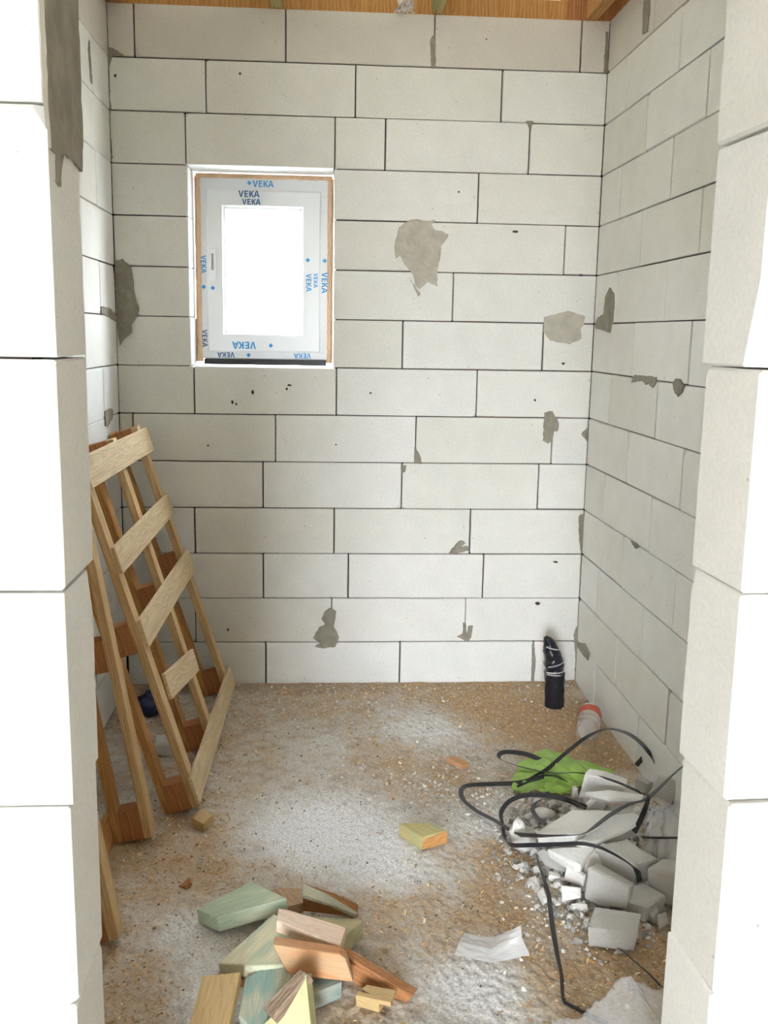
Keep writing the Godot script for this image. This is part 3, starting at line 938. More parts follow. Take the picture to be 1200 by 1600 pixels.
# ------------------------------------------------------------------ pallets
func pallets() -> void:
	# nearest to the back wall: slats towards the room
	var n := Vector3(0.958, 0.287, 0).normalized()
	var v := Vector3(-0.287, 0.958, 0).normalized()
	var o := Vector3(-0.53, 0.035, 1.19)
	var t := thing("slatted_pallet", "slatted wooden pallet leaning on the left wall nearest the back corner with one broken slat", "pallet", Vector3(-0.6, 0, 0.62), "light wooden pallets leaning on the left wall")
	var P := func(u: float, w: float, off: float) -> Vector3: return o + Vector3(0, 0, -u) + v * w + n * off
	var rails := [[0.015, 0.0], [0.505, 0.51], [1.085, 0.97]]
	for r in rails.size():
		var b: float = rails[r][0]
		var a: float = rails[r][1]
		board(t, "front_rail", P.call(b, 0.0, -0.025), P.call(a, 1.2, -0.025), 0.062, 0.026, n, M.grey_rail)
		board(t, "back_rail", P.call(b + 0.01, -0.002, -0.119), P.call(a + 0.01, 1.2, -0.119), 0.066, 0.026, n, M.rail)
		for w in [0.0, 0.555, 1.1]:
			var u := lerpf(b, a, w / 1.2)
			board(t, "spacer_block", P.call(u, w, -0.072), P.call(u, w + 0.1, -0.072), 0.066, 0.068, n, M.red)
	board(t, "slat", P.call(-0.03, 1.145, -0.006), P.call(1.07, 1.132, -0.006), 0.1, 0.013, n, M.slat)
	board(t, "slat", P.call(-0.015, 0.857, -0.006), P.call(1.06, 0.852, -0.006), 0.088, 0.013, n, M.slat)
	board(t, "slat", P.call(-0.01, 0.606, -0.006), P.call(1.1, 0.59, -0.006), 0.096, 0.013, n, M.slat)
	board(t, "broken_slat", P.call(0.05, 0.4, -0.004), P.call(0.575, 0.31, -0.006), 0.088, 0.012, n, M.slat)
	board(t, "slat", P.call(-0.045, 0.066, -0.006), P.call(1.165, 0.024, -0.006), 0.09, 0.013, n, M.slat)

	# in front of it: a second pallet, its slats turned to the wall
	n = Vector3(0.986, 0.165, 0).normalized()
	v = Vector3(-0.165, 0.986, 0).normalized()
	o = Vector3(-0.662, 0.022, 1.36)
	t = thing("slatted_pallet", "wooden pallet with its slats to the wall, half hidden behind the left door jamb", "pallet", Vector3(-0.74, 0, 1.86), "light wooden pallets leaning on the left wall")
	P = func(u: float, w: float, off: float) -> Vector3: return o + Vector3(0, 0, u) + v * w + n * off
	for u in [0.0, 0.52, 1.03]:
		board(t, "front_rail", P.call(u, 0.0, -0.013), P.call(u, 1.18, -0.013), 0.06, 0.026, n, M.grey_rail)
		board(t, "back_rail", P.call(u, 0.0, -0.107), P.call(u, 1.18, -0.107), 0.06, 0.026, n, M.rail)
		for w in [0.0, 0.545, 1.08]:
			board(t, "spacer_block", P.call(u, w, -0.06), P.call(u, w + 0.1, -0.06), 0.06, 0.068, n, M.red)
	for w in [0.05, 0.33, 0.6, 0.86, 1.13]:
		board(t, "slat", P.call(-0.03, w, -0.1265), P.call(1.06, w, -0.1265), 0.095, 0.013, n, M.rail)

# ------------------------------------------------------------------ wood offcuts
func offcuts() -> void:
	var list := [
	["O1", M.green_wood, 0.042, "mint green stained board offcut lying furthest left and back in the wood heap", [[-0.416, 0.055, 1.874], [-0.238, 0.083, 1.834], [-0.337, 0.067, 1.722], [-0.476, 0.045, 1.816]]],
	["O6", M.pale_wood, 0.03, "flat brown board end half hidden between the mint green board and the wedge", [[-0.236, 0.032, 1.794], [-0.193, 0.032, 1.777], [-0.194, 0.032, 1.705], [-0.255, 0.032, 1.696], [-0.29, 0.032, 1.708]]],
	["O5", M.brown_wood, 0.035, "brown wedge offcut on edge with grey green top strip at the back of the heap", [[-0.194, 0.02, 1.797], [-0.045, 0.002, 1.801], [-0.049, 0.01, 1.805], [-0.113, 0.053, 1.821], [-0.192, 0.088, 1.831]]],
	["O5b", M.stain_wood, 0.012, "", [[-0.191, 0.108, 1.861], [-0.114, 0.067, 1.843], [-0.05, 0.031, 1.839], [-0.046, 0.032, 1.827], [-0.131, 0.083, 1.813], [-0.192, 0.117, 1.82]]],
	["O7", M.olive_wood, 0.05, "olive green offcut with dark rounded end under the pale pink plank", [[-0.219, 0.066, 1.997], [-0.166, 0.067, 2.037], [-0.081, 0.065, 1.98], [-0.035, 0.062, 1.908], [-0.184, 0.062, 1.884]]],
	["O14", M.brown_wood, 0.025, "small brown piece peeking out under the pointed pale green board", [[-0.395, 0.027, 2.065], [-0.313, 0.027, 2.088], [-0.297, 0.027, 2.029], [-0.386, 0.027, 2.031]]],
	["O2", M.mint_wood, 0.035, "large pale mint board with a sharp left point in the middle of the heap", [[-0.311, 0.069, 2.097], [-0.246, 0.08, 2.112], [-0.16, 0.096, 2.109], [-0.14, 0.102, 2.054], [-0.266, 0.086, 1.911], [-0.393, 0.056, 2.063]]],
	["O3", M.pink_wood, 0.035, "pale pink rough sawn plank lying on top of the heap", [[-0.253, 0.137, 2.017], [-0.194, 0.131, 2.051], [-0.1, 0.12, 2.105], [-0.083, 0.125, 2.036], [-0.226, 0.139, 1.977], [-0.252, 0.141, 1.973]]],
	["O8", M.brown_wood, 0.03, "long brown tapering wedge pointing right out of the heap", [[-0.062, 0, 2.086], [0.059, -0.001, 2.151], [0.072, 0.021, 2.157], [-0.084, 0.072, 2.073], [-0.093, 0.078, 2.068]]],
	["O13", M.teal_wood, 0.045, "blue grey block under the orange trapezoid offcut", [[-0.168, 0.048, 2.18], [-0.096, 0.048, 2.135], [-0.124, 0.05, 2.113], [-0.192, 0.05, 2.136]]],
	["O11", M.blue_wood, 0.03, "blue green stained board between the tan board and the yellow block", [[-0.324, 0.051, 2.116], [-0.331, 0.039, 2.234], [-0.282, 0.046, 2.294], [-0.249, 0.061, 2.21], [-0.213, 0.075, 2.145], [-0.239, 0.073, 2.1], [-0.274, 0.065, 2.09]]],
	["O4", M.orange_wood, 0.035, "orange brown trapezoid offcut leaning in front of the pale mint board", [[-0.237, 0.099, 2.135], [-0.221, 0.072, 2.138], [-0.122, 0.061, 2.146], [-0.069, 0.059, 2.15], [-0.087, 0.115, 2.145], [-0.103, 0.127, 2.143], [-0.257, 0.146, 2.13]]],
	["O10", M.tan_wood, 0.03, "tan board with square sawn end at the front left of the heap", [[-0.439, 0.05, 2.344], [-0.35, 0.055, 2.335], [-0.332, 0.09, 2.147], [-0.421, 0.085, 2.151]]],
	["O12", M.yellow_wood, 0.045, "pale yellow block with bark edge standing at the front of the heap", [[-0.254, 0.073, 2.282], [-0.271, 0.058, 2.286], [-0.253, 0.025, 2.316], [-0.163, 0.05, 2.33], [-0.179, 0.154, 2.251]]],
	["O12b", M.bark, 0.03, "", [[-0.274, 0.093, 2.28], [-0.251, 0.091, 2.309], [-0.173, 0.153, 2.252], [-0.192, 0.153, 2.231]]],
	["O9a", M.tan_wood, 0.03, "", [[-0.009, 0.033, 2.189], [0.008, 0.033, 2.16], [-0.049, 0.033, 2.144], [-0.062, 0.033, 2.164]]],
	["O9", M.tan_wood, 0.012, "split tan slab on a small block right of the heap", [[0.016, 0.046, 2.21], [0.031, 0.046, 2.167], [-0.038, 0.046, 2.144], [-0.049, 0.046, 2.157], [-0.028, 0.046, 2.179], [-0.057, 0.046, 2.166], [-0.064, 0.046, 2.182]]],
	["O15", M.lone_wood, 0.045, "squared yellowish block with torn corner alone in the middle of the floor", [[0.165, 0.045, 1.456], [0.247, 0.045, 1.415], [0.209, 0.045, 1.365], [0.101, 0.045, 1.365]]],
	["O15b", M.sawn_wood, 0.003, "", [[0.168, 0.003, 1.457], [0.247, 0.003, 1.418], [0.247, 0.043, 1.418], [0.232, 0.043, 1.425], [0.215, 0.041, 1.433], [0.199, 0.036, 1.441], [0.184, 0.038, 1.449], [0.174, 0.03, 1.454], [0.168, 0.032, 1.457]]],
	["O16", M.brick_wood, 0.018, "tiny reddish wood stick end lying nearest the green bag", [[0.368, 0.018, 0.892], [0.4, 0.018, 0.871], [0.354, 0.018, 0.809], [0.319, 0.018, 0.819]]],
	["O17", M.tan_wood, 0.03, "small tan cube of wood beside the foot of the slatted pallet", [[-0.517, 0.03, 1.322], [-0.489, 0.03, 1.268], [-0.532, 0.03, 1.21], [-0.557, 0.03, 1.279]]],
	["O18", M.brown_wood, 0.012, "thin triangular brown wood chip between the pallets and the heap", [[-0.528, 0.003, 1.645], [-0.515, 0.014, 1.634], [-0.519, 0.019, 1.616], [-0.552, 0, 1.627]]],
	]
	var t: Node3D
	for q in list:
		var pts := []
		var mid := Vector3.ZERO
		for p in q[4]: mid += v3(p) / q[4].size()
		mid.y = 0.0
		for p in q[4]: pts.append(v3(p) - mid)
		var mesh := prism(pts, q[2], 0.0025, 0.0, 0.0006)
		if q[0] == "O9a":   # the two pieces of the split slab
			t = thing("wood_offcut", "split tan slab on a small block at the right of the heap", "offcut", mid, "wood offcuts in the heap on the floor")
			part(t, "block", mesh, q[1])
			continue
		if q[0] == "O9":
			part(t, "split_slab", mesh, q[1], Transform3D(Basis(), mid - t.position))
			continue
		if q[0] in ["O12", "O5", "O15"]:
			t = thing("wood_offcut", q[3], "offcut", mid, "" if q[0] == "O15" else "wood offcuts in the heap on the floor")
			part(t, "block", mesh, q[1])
			continue
		if q[0].ends_with("b"):   # bark, stained strip or sawn end of the piece just built
			part(t, {"O12b": "bark_edge", "O5b": "stained_strip", "O15b": "sawn_end"}[q[0]], mesh, q[1], Transform3D(Basis(), mid - t.position))
			continue
		var o := part(self, "wood_offcut", mesh, q[1], Transform3D(Basis(), mid))
		var loose: bool = q[0] in ["O15", "O16", "O17", "O18"]
		tag(o, q[3], "offcut", "" if loose else "wood offcuts in the heap on the floor")

# ------------------------------------------------------------------ broken blocks
func rubble() -> void:
	var list := [
	["R1", 0.045, "broad white slab with sawdust on top in the rubble", [[0.545, 0.103, 1.563], [0.633, 0.108, 1.572], [0.672, 0.109, 1.541], [0.77, 0.112, 1.436], [0.641, 0.104, 1.403], [0.502, 0.099, 1.532]]],
	["R2", 0.05, "long white slab crossing the rubble beside the sawdust covered one", [[0.644, 0.111, 1.63], [0.739, 0.112, 1.579], [0.819, 0.116, 1.523], [0.833, 0.121, 1.497], [0.814, 0.13, 1.472], [0.753, 0.132, 1.495], [0.669, 0.125, 1.562], [0.602, 0.118, 1.623]]],
	["R3", 0.07, "large grey topped block in the middle of the rubble", [[0.739, 0.107, 1.749], [0.809, 0.108, 1.719], [0.743, 0.121, 1.625], [0.686, 0.121, 1.641], [0.64, 0.119, 1.669]]],
	["R3c", 0.06, "sloping bluish fragment in front of the large grey topped block", [[0.617, 0.027, 1.662], [0.732, 0.032, 1.715], [0.755, 0.055, 1.725], [0.745, 0.09, 1.72], [0.65, 0.118, 1.676], [0.599, 0.057, 1.653]]],
	["R3a", 0.04, "white broken wedge below the black straps at the rubble front", [[0.579, 0.072, 1.689], [0.596, 0.073, 1.689], [0.658, 0.096, 1.624], [0.562, 0.094, 1.611], [0.516, 0.09, 1.614]]],
	["R4", 0.03, "grey flake tucked left of the white broken wedge", [[0.516, 0.02, 1.59], [0.562, 0.029, 1.633], [0.569, 0.046, 1.616], [0.521, 0.053, 1.544], [0.5, 0.037, 1.544]]],
	["R5", 0.03, "bluish flake under the white broken wedge", [[0.597, 0.029, 1.715], [0.605, 0.056, 1.701], [0.563, 0.063, 1.659], [0.55, 0.027, 1.676]]],
	["R6", 0.03, "small square white piece left of the tilted trapezoid block", [[0.528, 0.018, 1.774], [0.58, 0.024, 1.768], [0.585, 0.046, 1.752], [0.529, 0.052, 1.748]]],
	["R7", 0.02, "flat pebble like white chip below the small square piece", [[0.545, 0.012, 1.799], [0.574, 0.01, 1.807], [0.591, 0.014, 1.802], [0.591, 0.022, 1.789], [0.569, 0.023, 1.782], [0.543, 0.018, 1.787]]],
	["R8", 0.05, "tilted trapezoid block with a black pit on its edge", [[0.615, 0.02, 1.806], [0.685, 0.037, 1.848], [0.69, 0.099, 1.842], [0.6, 0.125, 1.779], [0.588, 0.114, 1.772], [0.581, 0.034, 1.781]]],
	["R9", 0.06, "cut grey half block nearest the doorway, closest to the camera in the rubble", [[0.539, 0.068, 1.971], [0.663, 0.068, 1.996], [0.695, 0.075, 1.923], [0.58, 0.075, 1.887]]],
	["R10", 0.1, "grey cube half hidden behind the right door jamb", [[0.831, 0.12, 1.824], [0.899, 0.12, 1.753], [0.816, 0.12, 1.733], [0.764, 0.12, 1.769]]],
	["R11", 0.06, "block with brown sawdust on top under the grey cube", [[0.686, 0.058, 1.835], [0.734, 0.057, 1.861], [0.796, 0.061, 1.823], [0.754, 0.063, 1.761], [0.711, 0.062, 1.776]]],
	["R12", 0.05, "white chunk standing against the green bag", [[0.838, 0.054, 1.249], [0.854, 0.107, 1.269], [0.782, 0.125, 1.234], [0.73, 0.123, 1.205], [0.725, 0.032, 1.183]]],
	["R13", 0.025, "thin pointed white shard lying on the standing chunk", [[0.724, 0.111, 1.329], [0.779, 0.105, 1.345], [0.879, 0.105, 1.352], [0.891, 0.115, 1.334], [0.786, 0.125, 1.309], [0.705, 0.119, 1.314]]],
	["R14", 0.035, "small white lump between the pointed shard and the sawdust covered slab", [[0.723, 0.046, 1.301], [0.774, 0.048, 1.307], [0.775, 0.062, 1.307], [0.751, 0.09, 1.305], [0.718, 0.059, 1.301]]],
	["R15", 0.02, "small upright splinter of white block beside the green bag", [[0.733, 0.011, 1.15], [0.728, 0.049, 1.152], [0.711, 0.051, 1.15], [0.709, 0.009, 1.147]]],
	["R16", 0.04, "small grey cube at the foot of the right wall", [[0.977, 0.05, 1.132], [1.004, 0.05, 1.103], [0.987, 0.05, 1.072], [0.945, 0.05, 1.091]]],
	["R17", 0.03, "tilted grey plate against the wall behind the right jamb", [[1.006, 0.048, 1.278], [1.024, 0.132, 1.295], [0.975, 0.127, 1.226], [0.953, 0.052, 1.202]]],
	["R19", 0.03, "rounded grey lump right of the cut half block", [[0.744, 0.031, 1.879], [0.774, 0.037, 1.86], [0.771, 0.041, 1.829], [0.735, 0.034, 1.842]]],
	["R20", 0.03, "grey lump nearest the jamb beside the rounded one", [[0.752, 0.022, 1.907], [0.784, 0.028, 1.894], [0.785, 0.037, 1.86], [0.757, 0.033, 1.87]]],
	["R21", 0.02, "little white chip left of the strap knot", [[0.466, 0.018, 1.705], [0.483, 0.02, 1.692], [0.476, 0.022, 1.642], [0.453, 0.02, 1.651]]],
	["R22", 0.018, "little white chip just below the strap knot", [[0.472, 0.016, 1.767], [0.489, 0.018, 1.757], [0.486, 0.02, 1.703], [0.463, 0.018, 1.718]]],
	["R23", 0.02, "oblong white chip under the grey flake", [[0.517, 0.018, 1.643], [0.548, 0.02, 1.654], [0.554, 0.022, 1.627], [0.523, 0.02, 1.615]]],
	["R24", 0.018, "bluish chip under the smaller strap loop", [[0.624, 0.001, 1.29], [0.652, 0.019, 1.294], [0.65, 0.021, 1.268], [0.615, -0.001, 1.259]]],
	]
	var grey := ["R3", "R4", "R8", "R9", "R10", "R11", "R16", "R17", "R19", "R20"]
	for q in list:
		var pts := []
		var mid := Vector3.ZERO
		for p in q[3]: mid += v3(p) / q[3].size()
		mid.y = 0.0
		for p in q[3]: pts.append(v3(p) - mid)
		var o := part(self, "block_fragment", prism(pts, q[1], 0.006, 0.06, 0.003), M.rubble_grey if q[0] in grey else M.rubble, Transform3D(Basis(), mid))
		tag(o, q[2], "rubble", "broken block pieces by the right wall")

func straps() -> void:
	var list := [
	["strap arching from the rubble over the clear bottle to the right wall", 0.01, [[1.055, 0.03, 1.032], [0.996, 0.14, 1.077], [0.966, 0.16, 0.973], [0.938, 0.13, 0.837], [0.905, 0.1, 0.782], [0.847, 0.07, 0.783], [0.742, 0.05, 0.885], [0.665, 0.04, 0.975], [0.598, 0.03, 1.029], [0.546, 0.015, 1.057]]],
	["short strap bowed against the right wall beside the door jamb", 0.012, [[1.13, 0.2, 1.071], [1.091, 0.18, 1.057], [1.077, 0.13, 0.963], [1.037, 0.08, 0.943], [0.993, 0.04, 0.957]]],
	["strap forming the widest loop at the far left of the tangle", 0.012, [[0.632, 0.05, 1.057], [0.548, 0.02, 1.042], [0.461, 0.015, 1.039], [0.37, 0.02, 1.057], [0.336, 0.025, 1.101], [0.334, 0.02, 1.162], [0.369, 0.015, 1.234], [0.419, 0.02, 1.315], [0.449, 0.03, 1.393]]],
	["strap with a narrow loop lying across the green bag", 0.012, [[0.668, 0.02, 0.861], [0.613, 0.03, 0.825], [0.539, 0.04, 0.829], [0.507, 0.04, 0.862], [0.52, 0.035, 0.896], [0.598, 0.035, 0.962], [0.679, 0.05, 1.033], [0.729, 0.07, 1.072], [0.766, 0.11, 1.178], [0.81, 0.14, 1.291], [0.86, 0.15, 1.39]]],
	["strap bending in a round arch down over the rubble blocks", 0.011, [[0.708, 0.07, 1.33], [0.664, 0.06, 1.256], [0.595, 0.06, 1.222], [0.53, 0.06, 1.22], [0.476, 0.05, 1.239], [0.441, 0.03, 1.279], [0.435, 0.02, 1.349], [0.422, 0.03, 1.444], [0.424, 0.06, 1.538], [0.477, 0.1, 1.612], [0.543, 0.12, 1.646], [0.601, 0.135, 1.672], [0.641, 0.15, 1.725], [0.691, 0.14, 1.774], [0.721, 0.12, 1.797], [0.747, 0.06, 1.749]]],
	["strap in a small ring inside the round arch", 0.01, [[0.556, 0.06, 1.42], [0.551, 0.03, 1.308], [0.553, 0.03, 1.243], [0.584, 0.04, 1.214], [0.634, 0.05, 1.221], [0.674, 0.06, 1.265], [0.696, 0.08, 1.354]]],
	["long strap climbing over the white slabs to the door jamb", 0.014, [[0.446, 0.07, 1.495], [0.51, 0.115, 1.588], [0.584, 0.12, 1.596], [0.621, 0.125, 1.599], [0.657, 0.14, 1.59], [0.726, 0.15, 1.529], [0.798, 0.16, 1.485], [0.855, 0.16, 1.458], [0.908, 0.18, 1.422], [0.958, 0.21, 1.396], [1.017, 0.24, 1.365]]],
	["short stiff strap end leaning among the slabs", 0.012, [[0.869, 0.16, 1.445], [0.844, 0.15, 1.492], [0.82, 0.12, 1.518], [0.794, 0.1, 1.547]]],
	["short strap end beside the clear bag by the jamb", 0.012, [[0.892, 0.14, 1.436], [0.916, 0.13, 1.467], [0.935, 0.12, 1.506], [0.955, 0.11, 1.531]]],
	["straight strap poking out over the clear bag", 0.008, [[0.768, 0.16, 1.687], [0.801, 0.17, 1.71], [0.839, 0.18, 1.73], [0.877, 0.19, 1.749]]],
	["strap running down from the knot and bent at the front of the floor", 0.012, [[0.5, 0.03, 1.561], [0.492, 0.04, 1.621], [0.494, 0.03, 1.673], [0.495, 0.015, 1.731], [0.472, 0.012, 1.878], [0.457, 0.01, 1.993], [0.449, 0.008, 2.074], [0.431, 0.006, 2.159], [0.435, 0.006, 2.175], [0.472, 0.006, 2.215], [0.515, 0.006, 2.251]]],
	["thin strap on the floor at the foot of the right jamb", 0.009, [[0.609, 0.01, 1.956], [0.631, 0.01, 1.994], [0.65, 0.012, 2.045], [0.667, 0.012, 2.086], [0.682, 0.01, 2.132]]],
	["short strap piece doubled across the green bag", 0.01, [[0.531, 0.03, 1.092], [0.58, 0.05, 1.091], [0.633, 0.05, 1.052], [0.676, 0.05, 1.064], [0.713, 0.03, 1.063]]],
	]
	var k := 0
	for q in list:
		k += 1
		var pts := []
		var mid := Vector3.ZERO
		for p in q[2]: mid += v3(p) / q[2].size()
		mid.y = 0.0
		for p in q[2]: pts.append(v3(p) - mid)
		var o := part(self, "packing_strap", ribbon(pts, q[1] * 1.4, 0.0016, 0.35, 0.3 + 0.3 * (k % 3)), M.strap, Transform3D(Basis(), mid))
		tag(o, "black plastic " + q[0], "strap", "black packing straps by the right wall")

# ------------------------------------------------------------------ small stuff on the floor
func litter() -> void:
	var vm := mat(Color.WHITE, 0.9)
	vm.vertex_color_use_as_albedo = true
	scatter("sawdust_shavings", "pale curled wood shavings and sawdust scattered over the floor", flake_mesh(), vm, 20000,
		func(x: float, z: float) -> float: return clampf(dust(x, z) * 1.3 - 0.25, 0.02, 1.0), Vector2(0.0025, 0.013), [c8(230, 204, 158), c8(216, 178, 124), c8(240, 224, 190), c8(200, 160, 108), c8(188, 148, 100), c8(206, 170, 120)], 301, 0.45)
	scatter("block_crumbs", "white crumbs of broken block scattered on the floor", pebble_mesh(1), vm, 3000,
		func(x: float, z: float) -> float: return clampf(field(CRUMB, x, z) * 0.9 + 0.02, 0.0, 1.0), Vector2(0.002, 0.011), [c8(232, 230, 224), c8(220, 218, 212), c8(240, 238, 232)], 302, 1.0)
	scatter("rubble_gravel", "grey and white gravel sized chips round the broken blocks", pebble_mesh(2), vm, 1500,
		func(x: float, z: float) -> float: return clampf(field([[0.62, 1.28, 0.1, 1.0], [0.6, 1.55, 0.12, 1.0], [0.62, 1.8, 0.1, 1.0], [0.68, 1.4, 0.16, 0.8], [0.9, 1.75, 0.1, 0.6]], x, z), 0.0, 1.0), Vector2(0.008, 0.03), [c8(224, 222, 218), c8(190, 187, 180), c8(206, 204, 200), c8(166, 160, 150)], 303, 1.0)
	scatter("dark_debris", "dark specks of dirt and broken mortar on the floor", pebble_mesh(3), vm, 2400,
		func(x: float, z: float) -> float: return 0.25 + clampf(0.1 - z, 0.0, 0.1) * 6.0, Vector2(0.0015, 0.006), [c8(128, 114, 96), c8(104, 92, 78), c8(142, 130, 112), c8(134, 110, 80)], 304, 1.0)

func sheet(ctrl: Array, nu: int, nv: int, amp: float, freq: float, s: int, pleat := 1.3) -> ArrayMesh:
	# ctrl: rows of control points, blended smoothly, with crumples
	var nz := fractal(freq, s, 3)
	var f := func(u: float, v: float) -> Vector3:
		var r := u * (ctrl.size() - 1)
		var i := mini(int(r), ctrl.size() - 2)
		var c: float = v * (ctrl[0].size() - 1)
		var j := mini(int(c), ctrl[0].size() - 2)
		var a := v3(ctrl[i][j]).lerp(v3(ctrl[i][j + 1]), c - j)
		var b := v3(ctrl[i + 1][j]).lerp(v3(ctrl[i + 1][j + 1]), c - j)
		var p := a.lerp(b, r - i)
		var k := absf(nz.get_noise_2d(u * pleat + v * 0.4, v)) 
		return p + Vector3(nz.get_noise_2d(u * pleat + 7.0, v), k * 2.0 - 0.1, nz.get_noise_2d(u * pleat, v + 5.0)) * amp
	var st := grid(nu, nv, f)
	var nn := new_st()
	var arr := st.commit().surface_get_arrays(0)
	for q in arr[Mesh.ARRAY_VERTEX]: nn.add_vertex(q)
	nn.index()
	nn.generate_normals()
	return nn.commit()

func loose() -> void:
	# pipe stub wrapped in black film
	var t := thing("pipe_stub", "black plastic wrapped pipe stub standing in the right back corner", "pipe", Vector3(0.856, 0, 0.27))
	var nz := fractal(26.0, 91, 3)
	var prof := [[0.042, 0.0, 0.0, 0.0], [0.042, 0.03, 0.0, 0.0], [0.042, 0.12, -0.004, 0.0], [0.043, 0.15, -0.006, 0.0], [0.039, 0.17, -0.008, 0.0], [0.043, 0.19, -0.01, 0.0], [0.037, 0.215, -0.014, 0.0], [0.039, 0.235, -0.02, 0.0], [0.031, 0.265, -0.028, 0.0], [0.026, 0.285, -0.034, 0.0], [0.016, 0.305, -0.043, 0.0], [0.004, 0.312, -0.047, 0.0]]
	var wrap := func(u: float, v: float) -> Vector3:
		var m := u * (prof.size() - 1)
		var i := mini(int(m), prof.size() - 2)
		var k := m - i
		var a: Array = prof[i]
		var b: Array = prof[i + 1]
		var r := lerpf(a[0], b[0], k)
		var y := lerpf(a[1], b[1], k)
		var ang := -fmod(v, 1.0) * TAU
		r *= 1.0 + 0.16 * nz.get_noise_3d(cos(ang) * 0.05, y * 1.6, sin(ang) * 0.05) * clampf(y / 0.12, 0.15, 1.0)
		return Vector3(lerpf(a[2], b[2], k) + cos(ang) * r, y, sin(ang) * r)
	part(t, "black_wrap", smooth(grid(66, 30, wrap)), mat(c8(30, 31, 40), 0.28))
	var i := 0
	for q in [[0.15, 0.006, 0.4], [0.162, -0.004, 0.5], [0.2, -0.03, 0.3], [0.262, 0.02, 0.35]]:
		i += 1
		var pts := []
		for k in 9:
			var a: float = q[2] + k * 0.3 - 0.4
			var y: float = q[0] + q[1] * (k / 8.0 - 0.5)
			var r := 0.045 if y < 0.22 else 0.036
			pts.append(Vector3(cos(a) * r - (0.012 if y < 0.22 else 0.026), y, sin(a) * r))
		part(t, "tape_strip", ribbon(pts, 0.005, 0.001, 0.05, PI / 2), mat(c8(188, 188, 188), 0.5))

	# clear bottle lying by the right wall, neck towards the room
	var base := Vector3(0.956, 0.05, 0.47)
	var dir := (Vector3(0.862, 0.042, 0.75) - base).normalized()
	var x := dir.cross(Vector3.UP).normalized()
	t = thing("plastic_bottle", "clear plastic bottle with a red label lying against the right wall", "bottle", Vector3(base.x, 0, base.z))
	var bs := Transform3D(Basis(x, dir, x.cross(dir)), base)
	part(t, "bottle_body", lathe([[0.0, 0.012], [0.02, 0.004], [0.036, 0.0], [0.045, 0.008], [0.047, 0.03], [0.047, 0.06], [0.0455, 0.066], [0.047, 0.072], [0.047, 0.135], [0.0455, 0.141], [0.047, 0.147], [0.047, 0.18], [0.043, 0.21], [0.034, 0.24], [0.022, 0.265], [0.014, 0.28], [0.017, 0.284], [0.017, 0.287], [0.013, 0.29], [0.013, 0.305]]), M.pet, at_world(t, bs))
	part(t, "label_wrap", lathe([[0.0477, 0.03], [0.0479, 0.05], [0.0477, 0.062], [0.0479, 0.075], [0.0477, 0.09]]), M.red_label, at_world(t, bs))

	# green bag, foam lump, sheets and film
	var o := part(self, "plastic_bag", sheet([[[0.51, 0.008, 1.10], [0.54, 0.014, 0.98], [0.60, 0.012, 0.86], [0.70, 0.008, 0.74]], [[0.56, 0.022, 1.12], [0.62, 0.03, 1.0], [0.68, 0.03, 0.90], [0.76, 0.016, 0.80]], [[0.64, 0.02, 1.13], [0.70, 0.035, 1.04], [0.77, 0.036, 0.96], [0.84, 0.014, 0.87]], [[0.70, 0.012, 1.12], [0.76, 0.02, 1.07], [0.83, 0.02, 1.01], [0.92, 0.008, 0.95]]], 44, 48, 0.012, 3.8, 95, 0.6), M.green_bag)
	tag(o, "crumpled lime green plastic bag lying flat under the black straps", "bag")
	var fz := fractal(22.0, 97, 3)
	o = part(self, "foam_lump", smooth(grid(16, 22, func(u: float, v: float) -> Vector3:
		var th := u * PI
		var ph := -fmod(v, 1.0) * TAU
		var d := Vector3(sin(th) * cos(ph) * 0.036, cos(th) * 0.05, sin(th) * sin(ph) * 0.036)
		d *= 1.0 + 0.5 * fz.get_noise_3d(d.x, d.y, d.z)
		return d + Vector3(0.018 - d.y * 0.3, 0.045, 0))), mat(c8(226, 224, 220), 0.9), Transform3D(Basis(), Vector3(0.452, 0, 1.47)))
	tag(o, "white knobbly foam lump inside the left bend of the straps", "foam")
	o = part(self, "rounded_stone", smooth(grid(12, 18, func(u: float, v: float) -> Vector3:
		var th := u * PI
		var ph := -fmod(v, 1.0) * TAU
		var d := Vector3(sin(th) * cos(ph) * 0.034, cos(th) * 0.02, sin(th) * sin(ph) * 0.026)
		return d * (1.0 + 0.3 * fz.get_noise_3d(d.x, d.y + 1.0, d.z)) + Vector3(0, 0.019, 0))), mat(c8(206, 202, 192), 0.9), Transform3D(Basis(), Vector3(0.585, 0, 1.27)))
	tag(o, "rounded pale stone inside the smaller strap ring", "stone")
	o = part(self, "plastic_sheet", sheet([[[0.194, 0.008, 1.985], [0.285, 0.006, 2.02], [0.388, 0.004, 1.99]], [[0.212, 0.022, 1.95], [0.29, 0.02, 1.985], [0.368, 0.05, 1.985]], [[0.232, 0.012, 1.90], [0.305, 0.016, 1.93], [0.362, 0.085, 1.985]]], 22, 30, 0.0025, 2.0, 98), M.milky)
	tag(o, "small milky plastic sheet with one corner turned up alone on the floor", "plastic sheet")
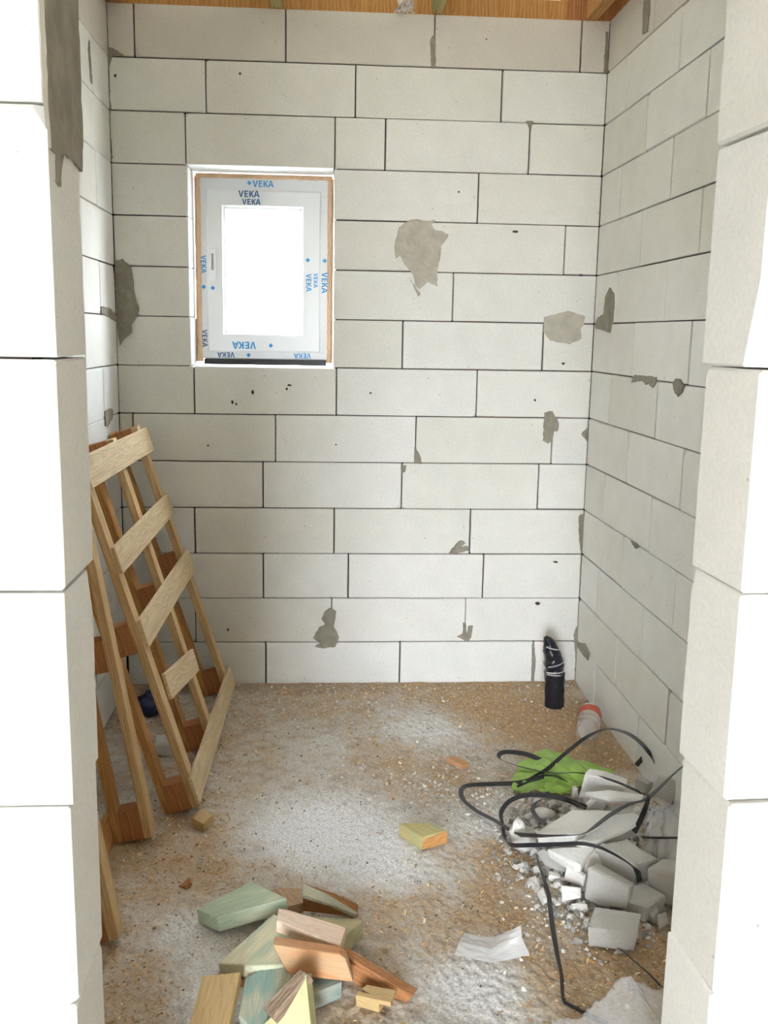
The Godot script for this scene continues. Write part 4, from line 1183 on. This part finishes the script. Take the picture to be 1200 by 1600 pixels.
	o = part(self, "plastic_film", sheet([[[0.38, 0.002, 2.24], [0.44, 0.002, 2.25], [0.48, 0.002, 2.26], [0.52, 0.002, 2.28], [0.57, 0.002, 2.29], [0.66, 0.002, 2.3]], [[0.382, 0.012, 2.25], [0.432, 0.05, 2.29], [0.472, 0.125, 2.32], [0.502, 0.225, 2.385], [0.53, 0.205, 2.39], [0.63, 0.19, 2.4]], [[0.36, 0.01, 2.36], [0.42, 0.03, 2.42], [0.478, 0.07, 2.45], [0.532, 0.16, 2.46], [0.57, 0.15, 2.47], [0.66, 0.13, 2.47]], [[0.34, 0.002, 2.5], [0.42, 0.004, 2.54], [0.48, 0.01, 2.56], [0.55, 0.02, 2.58], [0.6, 0.02, 2.58], [0.68, 0.01, 2.58]]], 48, 90, 0.010, 9.0, 99, 0.22), M.film)
	tag(o, "crumpled clear plastic film peaking up at the right door jamb", "plastic film")
	o = part(self, "plastic_film", sheet([[[0.04, 0.004, 2.26], [0.11, 0.012, 2.225], [0.19, 0.004, 2.25]], [[0.03, 0.02, 2.34], [0.11, 0.03, 2.33], [0.2, 0.02, 2.34]], [[0.02, 0.004, 2.45], [0.11, 0.006, 2.46], [0.2, 0.004, 2.45]]], 20, 24, 0.012, 3.0, 100), M.film)
	tag(o, "clear film scrap at the bottom edge below the split slab", "plastic film")
	o = part(self, "clear_bag", sheet([[[0.82, 0.04, 1.56], [0.88, 0.03, 1.6], [0.97, 0.02, 1.62]], [[0.84, 0.12, 1.52], [0.9, 0.14, 1.53], [0.98, 0.12, 1.54]], [[0.86, 0.12, 1.44], [0.92, 0.13, 1.45], [0.99, 0.12, 1.46]], [[0.88, 0.03, 1.38], [0.93, 0.03, 1.38], [1.0, 0.03, 1.4]]], 26, 24, 0.02, 4.0, 101), M.milky)
	tag(o, "clear crumpled plastic bag among the rubble by the right jamb", "bag")
	# behind the pallets
	o = part(self, "crumpled_bag", smooth(grid(18, 24, func(u: float, v: float) -> Vector3:
		var th := u * PI
		var ph := -fmod(v, 1.0) * TAU
		var d := Vector3(sin(th) * cos(ph) * 0.06, cos(th) * 0.045, sin(th) * sin(ph) * 0.07)
		return d * (1.0 + 0.55 * fz.get_noise_3d(d.x * 1.2, d.y * 1.2 + 4.0, d.z * 1.2)) + Vector3(0, 0.042, 0))), mat(c8(30, 44, 92), 0.35), Transform3D(Basis(), Vector3(-0.84, 0, 0.32)))
	tag(o, "dark blue crumpled bag on the floor behind the leaning pallets", "bag")
	o = part(self, "block_fragment", prism([Vector3(-0.03, 0.06, 0.03), Vector3(0.035, 0.05, 0.035), Vector3(0.04, 0.06, -0.02), Vector3(0.0, 0.065, -0.045), Vector3(-0.035, 0.06, -0.02)], 0.055, 0.008, 0.0, 0.004), M.rubble, Transform3D(Basis(), Vector3(-0.73, 0, 0.72)))
	tag(o, "white block chunk seen between the pallet rails near the left wall", "rubble")
	o = part(self, "plastic_scrap", sheet([[[0.135, 2.818, 0.03], [0.175, 2.818, 0.035], [0.212, 2.818, 0.03]], [[0.145, 2.85, 0.045], [0.177, 2.85, 0.055], [0.206, 2.85, 0.04]], [[0.155, 2.885, 0.0], [0.178, 2.89, 0.01], [0.2, 2.885, 0.0]]], 14, 14, 0.012, 3.0, 102), M.milky)
	tag(o, "white plastic scrap hanging from the timber above the back wall", "plastic scrap")
